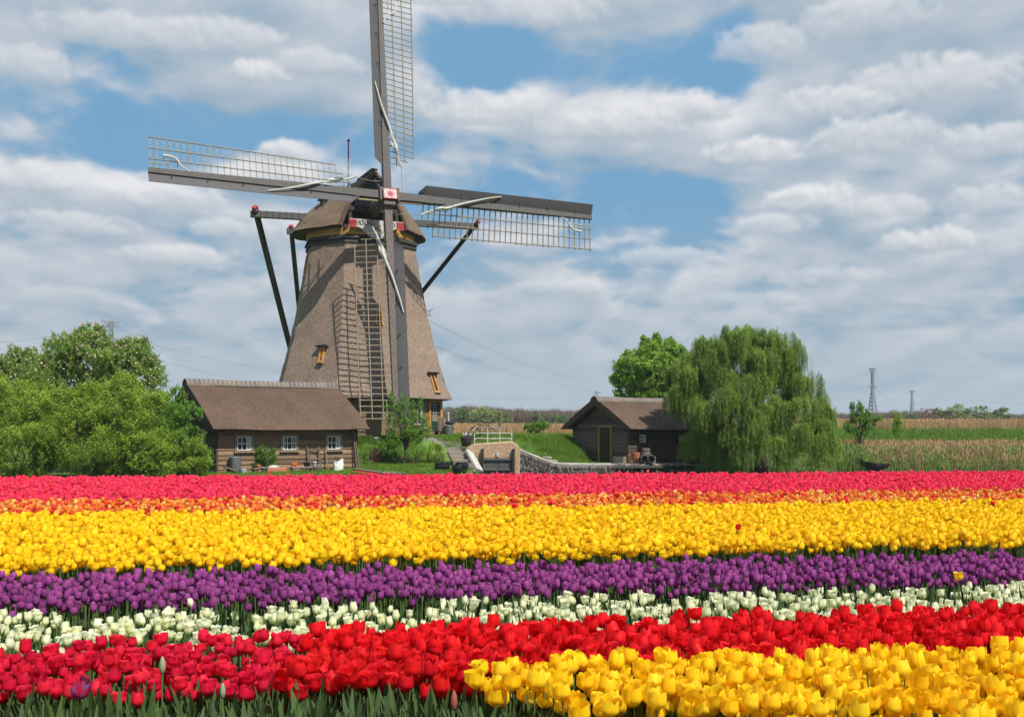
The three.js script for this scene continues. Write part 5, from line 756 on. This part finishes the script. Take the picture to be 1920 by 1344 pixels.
// rows run slightly away to the right: t is the distance of a row where it crosses the middle of the picture
const SLOPE = .18, rowT = (x, d) => d - SLOPE * x;
const nearSide = (x) => 4.53 + .05 * noise(x * 2, 1);                                            // front edge of the red bed
const yellowFront = (x) => (x < .44 ? 4.4 - .6 * (x + .12) : Math.max(3.55, 4.1 - .22 * (x - .44)));
const yellowBack = (x) => 4.82 + .075 * x - .25 * Math.max(0, .45 - x) + .04 * noise(x * 3, 4);
const wob = (x, k) => .06 * noise(x * 1.1, k) + .03 * noise(x * 4, k);
const BEDS = [
  { key: 'yellow_near', sort: 'yellow', n: 225, h: .60, inside: (x, d) => x > -.14 && d > yellowFront(x) && d < yellowBack(x), d0: 3.5, d1: 5.6, x0: -.2, x1: 3.6 },
  { key: 'red', sort: 'red', n: 260, h: .575, inside: (x, d) => rowT(x, d) < 5.78 + wob(x, 2) && d > nearSide(x) && !(x > -.14 && d < yellowBack(x) + .05 && d > yellowFront(x) - .3) && (x < .1 || d > yellowBack(x)), d0: 4.2, d1: 7.2, x0: -3.4, x1: 4.6 },
  { key: 'white', sort: 'white', n: 118, h: .50, inside: (x, d) => { const t = rowT(x, d); return t > 5.82 && t < 7.18 + wob(x, 5); }, d0: 4.8, d1: 8.6, x0: -4.2, x1: 5.2 },
  { key: 'purple', sort: 'purple', n: 225, h: .555, inside: (x, d) => { const t = rowT(x, d); return t > 7.22 + wob(x, 5) && t < 8.47 + wob(x, 8); }, d0: 5.8, d1: 10.4, x0: -5, x1: 6 },
  { key: 'yellow_far', sort: 'yellow', n: 165, h: .55, inside: (x, d) => { const t = rowT(x, d); return t > 9.42 + .05 * x + wob(x, 9) && t < 14.4 + wob(x, 3); }, d0: 7.4, d1: 18, x0: -9, x1: 10 },
  { key: 'orange', sort: 'red', n: 130, h: .54, inside: (x, d) => { const t = rowT(x, d); return t > 14.45 + wob(x, 3) && t < 17.2; }, d0: 12.4, d1: 20.6, x0: -11, x1: 12 },
  { key: 'pink', sort: 'red', n: 125, h: .54, inside: (x, d) => { const t = rowT(x, d); return t > 17.2 && d < 24.6 + .13 * x; }, d0: 14, d1: 27, x0: -15, x1: 15.5 },
];
{
  const protos = {};
  function tulipProto(sort, hue, i, detail, tone) {                      // one tulip with its parts; petals apart where the photograph shows them
    const id = sort + hue + i + detail + tone; if (protos[id]) return protos[id];
    const g = new THREE.Group(), q = rng(i * 13 + 5), H = 1, stem = new THREE.Mesh(stemGeo(.5, .012 * (i - 1)), STEM); stem.name = 'stem'; g.add(stem);
    for (let k = 0; k < (detail ? 3 : 2); k++) { const b = new THREE.Mesh(BLADES[(i + k) % 4], k % 2 ? BLADE : BLADE2); b.name = 'leaf'; b.rotation.y = i + k * 2.2; b.position.y = .01; g.add(b); }
    const [h, r0, r1, half, fl] = CUP[sort][i], m = BLOOM[hue][tone];
    const head = new THREE.Group(); head.name = 'bloom'; head.position.set(.012 * (i - 1), .495, 0); g.add(head);
    if (detail) for (let k = 0; k < 6; k++) { const s = k < 3 ? .9 : 1, p = new THREE.Mesh(shadeByHeight(petal(h, r0, r1, half, 6, 8, fl, k + i * 7), h, footOf[sort], tipOf[sort]), m); p.name = 'petal'; p.scale.set(s, k < 3 ? 1.02 : 1, s); p.rotation.y = k * Math.PI * 2 / 3 + (k >= 3 ? Math.PI / 3 : 0) + k * .06; head.add(p); }
    else { g.remove(head); const p = new THREE.Mesh(cupGeo(sort, i, 4, 5), m); p.name = 'bloom'; p.position.copy(head.position); g.add(p); }
    g.traverse((o) => { o.castShadow = o.receiveShadow = true; }); return protos[id] = g;
  }
  const LABEL = { yellow_near: ['yellow_tulip', 'large yellow tulip in the nearest bed at lower right', 'yellow tulips of the nearest bed'], scarlet: ['red_tulip', 'scarlet red tulip in the front red bed', 'scarlet tulips of the front red bed'], crimson: ['crimson_tulip', 'darker crimson tulip at the left end of the front red bed', 'crimson tulips at the left end of the red bed'], white: ['white_tulip', 'creamy white tulip in the narrow white row', 'white tulips of the narrow row'], purple: ['purple_tulip', 'purple tulip near the front of the purple band', 'purple tulips of the band'] };
  const STUFF = { yellow_near: 'outer yellow tulips of the nearest bed', red: 'farther red tulips at the back of the front red bed', white: 'farther white tulips of the white row', purple: 'dense band of purple tulips', yellow_far: 'wide band of yellow tulips across the middle of the field', orange: 'narrow band of orange tulips behind the yellow ones', pink: 'far band of pinkish red tulips reaching to the canal bank' };
  const inFrame = (x, d, m = .02) => Math.abs(x / d) < 960 / F + m;
  for (const bed of BEDS) {
    const q = rng(bed.key.length * 97 + bed.n), step = 1 / Math.sqrt(bed.n), spots = [];
    for (let d = bed.d0; d < bed.d1; d += step) for (let x = bed.x0; x < bed.x1; x += step) {
      const X = x + (q() - .5) * step * .95, D = d + (q() - .5) * step * .95, a = q(), b = q(), c = q(), e = q();
      if (!bed.inside(X, D) || Math.abs(X / D) > 960 / F + .09 + .5 / D) continue;
      if (bed.key === 'white' && noise(X * 2.2, D * 2.2) < -.22) continue;
      if (bed.key === 'red' && X < -.95 && noise(X * 3, D * 3) < -.4) continue;
      spots.push([X, D, a, b, c, e]);
    }
    const single = ['yellow_near', 'red', 'white', 'purple'].includes(bed.key);
    spots.sort((m, n) => (inFrame(n[0], n[1]) - inFrame(m[0], m[1])) || m[1] - n[1]);
    let cut = single ? 300 : 0; const crimsonAt = (x, d) => x < -1.02 + .25 * noise(d * 3, 5);
    const isolated = bed.key === 'red' ? (() => { const a = [], b = []; const rest = []; for (const s of spots) (inFrame(s[0], s[1]) && (crimsonAt(s[0], s[1]) ? a : b).length < 300 ? (crimsonAt(s[0], s[1]) ? a : b) : rest).push(s); return [[...a, ...b], rest]; })() : [spots.slice(0, cut), spots.slice(cut)];
    const height = ([x, d, a, b]) => (bed.h - .08) * (.89 + .2 * a + (b > .975 ? .09 : 0)) * (bed.key === 'red' && crimsonAt(x, d) ? .98 : 1);
    for (const s of isolated[0]) {
      const [x, d, a, b, c, e] = s, cr = bed.key === 'red' && crimsonAt(x, d), hue = bed.sort === 'red' ? (cr ? 'crimson' : 'scarlet') : bed.sort, k = bed.key === 'red' ? hue : bed.key, i = Math.floor(c * 3), detail = d < 5.5 && bed.sort !== 'white' && bed.sort !== 'purple';
      const t = tulipProto(bed.sort, hue, i, detail, Math.floor(a * 97 % 3)).clone(); t.name = numbered(LABEL[k][0]); t.position.set(x, 0, -d); const hs = height(s) / .5; t.rotation.set((e - .5) * .24, a * 60, (b - .5) * .24); t.scale.set(1, hs, 1);
      const size = (cr ? .86 : 1.08) * (.82 + .34 * e) * (bed.sort === 'yellow' ? .88 : bed.sort === 'white' ? .86 : bed.sort === 'purple' ? .86 : .86); const bl = t.children.find((o) => o.name === 'bloom'); bl.scale.set(size, size / hs * (.92 + .16 * b), size); if (c * 3 % 1 > .9) bl.rotation.z = .55; else bl.rotation.x = (a - .5) * .3;
      scene.add(tag(t, LABEL[k][1], 'tulip', LABEL[k][2]));
    }
    // the rest of the bed as one object
    const group = new THREE.Group(); group.name = numbered(bed.key.replace('_near', '').replace('_far', '') + '_tulip_bed'); scene.add(tag(group, STUFF[bed.key], 'tulips', null, 'stuff'));
    const lists = [[], [], []], stems = [], leaves = [[], []];
    for (const s of isolated[1]) {
      const [x, d, a, b, c, e] = s, i = Math.floor(c * 3), h = height(s), cr = bed.key === 'red' && crimsonAt(x, d), far = bed.key === 'pink' || bed.key === 'orange';
      const size = (.82 + .34 * e) * ({ pink: .92, orange: .88, yellow_far: .9, yellow_near: .94, red: cr ? .76 : .92, white: .92, purple: .92 }[bed.key] ?? 1);
      const j = .9 + .2 * a; let col;
      if (bed.key === 'pink') col = [.93 * (.8 + .22 * a), .032 + .045 * b, .10 + .06 * c]; else if (bed.key === 'orange') col = b > .45 ? [.86 * j, .16 + .12 * a, .05] : b > .2 ? [.78 * j, .055, .045] : [.9, .42 + .1 * a, .14];
      else if (bed.sort === 'yellow') col = b > .9996 && bed.key === 'yellow_far' ? [.7, .03, .02] : [.96, .63 + .09 * c, .013]; else if (bed.key === 'red') col = cr ? [.74 * j, .012, .05] : [.74 * j, .01, .016]; else if (bed.sort === 'purple') col = [.34 * j, .065 * j, .27 * j]; else col = [.87, .87, .60];
      lists[i].push([place(x, h - .004, -d, (e - .5) * .4 + (c * 3 % 1 > .93 ? .5 : 0), a * 60, (b - .5) * .4, size, size * (.9 + .2 * a), size), C(...col)]);
      const front = far ? false : true; if (front) stems.push([place(x, 0, -d, 0, a * 60, 0, 1, h / .5, 1)]);
      if (!far || c < .12) { const w = Math.floor(e * 2); leaves[w].push([place(x, .01, -d, 0, a * 90, 0, 1, .95 + .3 * b, 1)]); if (!far && (bed.key !== 'yellow_far' || rowT(x, d) < 10.4)) leaves[1 - w].push([place(x + .02, .01, -d, 0, a * 90 + 2.6, 0, 1, .9 + .3 * c, 1)]); }
    }
    const low = bed.key === 'pink' || bed.key === 'orange', wm = bloomMat(1, 1, 1); wm.transmission = .38;
    lists.forEach((l, i) => l.length && instanced('bloom', cupGeo(bed.sort, i, low ? 2 : 4, low ? 4 : 5), wm, l, group));
    if (stems.length) instanced('stem', stemGeo(.5, .006), STEM, stems, group);
    leaves.forEach((l, i) => l.length && instanced('leaf', BLADES[i * 2], i ? BLADE : BLADE2, l, group));
  }
  // foliage without blooms along the front of the beds
  const q = rng(71), fl = [[], [], [], []];
  for (let i = 0; i < 5200; i++) { const x = -2.6 + 5.6 * q(), edge = x < -.1 ? nearSide(x) : Math.min(nearSide(x), yellowFront(x) + .12), d = edge - .12 + (q() - .72) * .75; if (d < 3.3) continue; const k = .75 + q() * .5; fl[i % 4].push([place(x, 0, -d, (q() - .5) * .3, q() * 6.28, (q() - .5) * .3, 1.05 + q() * .3, 1.05 + q() * .28, 1.1), new THREE.Color(k, k, k * (.85 + q() * .3))]); }
  for (let i = 0; i < 900; i++) { const x = -3.6 + 8 * q(), t = 5.78 + q() * 1.5, d = t + SLOPE * x; const k = .8 + q() * .5; fl[i % 4].push([place(x, 0, -d, (q() - .5) * .3, q() * 6.28, (q() - .5) * .3, 1, 1.0 + q() * .25, 1), new THREE.Color(k, k, k * 1.1)]); }
  for (let i = 0; i < 5200; i++) { const x = -4.6 + 10 * q(), t = 8.66 + q() * 1.2, d = t + SLOPE * x; const k = .8 + q() * .5; fl[i % 4].push([place(x, 0, -d, (q() - .5) * .2, q() * 6.28, (q() - .5) * .2, .8, .85 + q() * .22, .8), new THREE.Color(k * 1.05, k, k * .6)]); }
  const fg = new THREE.Group(); fg.name = 'tulip_foliage'; scene.add(tag(fg, 'grey green tulip leaves along the edges of the beds', 'foliage', null, 'stuff'));
  fl.forEach((l, i) => instanced('leaf', BLADES[i], i % 2 ? BLADE : BLADE2, l, fg));
  // odd ones out
  function odd(name, label, px, py, d, build, h) { const p = at(px, py, d), t = thing(name, label, 'tulip', V(p.x, 0, p.z)), H = h ?? p.y - .04; const s = mesh('stem', stemGeo(H, .004), STEM, t); const lf = mesh('leaf', BLADES[0], BLADE, t); lf.rotation.y = px; build(t, H); return t; }
  const bloom = (sort, i, m, size) => (t, H) => { const b = mesh('bloom', cupGeo(sort, i, 6, 7), m, t); b.position.set(.004, H, 0); b.scale.setScalar(size); };
  odd('lone_yellow_tulip', 'lone yellow tulip standing above the purple band at right', 1797, 1078, 7.3, bloom('white', 2, BLOOM.yellow[1], 1.0));
  for (const [px, py, d, l] of [[955, 1052, 8.55, 'stray yellow tulip at the back of the purple band, left of the middle strays'], [1053, 1044, 8.95, 'stray yellow tulip in the green strip, second stray from left'], [1155, 1046, 8.95, 'low stray yellow tulip in the green strip, third stray from left'], [1243, 1040, 9.1, 'stray yellow tulip in the green strip, rightmost of the strays']]) odd('stray_tulip', l, px, py, d, bloom('yellow', 2, BLOOM.yellow[0], .85));
  const bud = (c, size) => (t, H) => { const b = mesh('bud', lathe([[0, 0], [.007, .006], [.0105, .022], [.0085, .042], [.003, .056], [0, .058]], 10), std({ color: C(...c), roughness: .6 }), t); b.position.set(.004, H, 0); b.scale.setScalar(size); };
  odd('green_tulip_bud', 'tall closed green tulip bud rising above the red tulips at left', 302, 1052, 4.42, bud([.28, .30, .16], 1.25), .60); odd('green_tulip_bud', 'lower closed green tulip bud right of the taller one', 415, 1112, 4.3, bud([.22, .30, .16], 1.1), .53);
  odd('red_tulip_bud', 'small closed reddish tulip bud in the foliage left of the yellow bed', 849, 1312, 4.05, bud([.3, .07, .05], 1.3));
  odd('streaked_tulip', 'purple and red streaked tulip hanging low at the left front', 140, 1292, 4.25, (t, H) => { const g = cupGeo('red', 1, 8, 8); const p = g.attributes.position; tint(g, (x, y, z) => { const k = smoothstep(noise(x * 40, y * 30 + z * 30), -.1, .25); return [lerp(.5, .3, k), lerp(.015, .1, k), lerp(.06, .3, k)]; }); const b = mesh('bloom', g, bloomMat(1, 1, 1), t); b.position.set(0, H, 0); b.rotation.z = -.5; b.scale.setScalar(1.05); });
}
renderer.render(scene, camera);
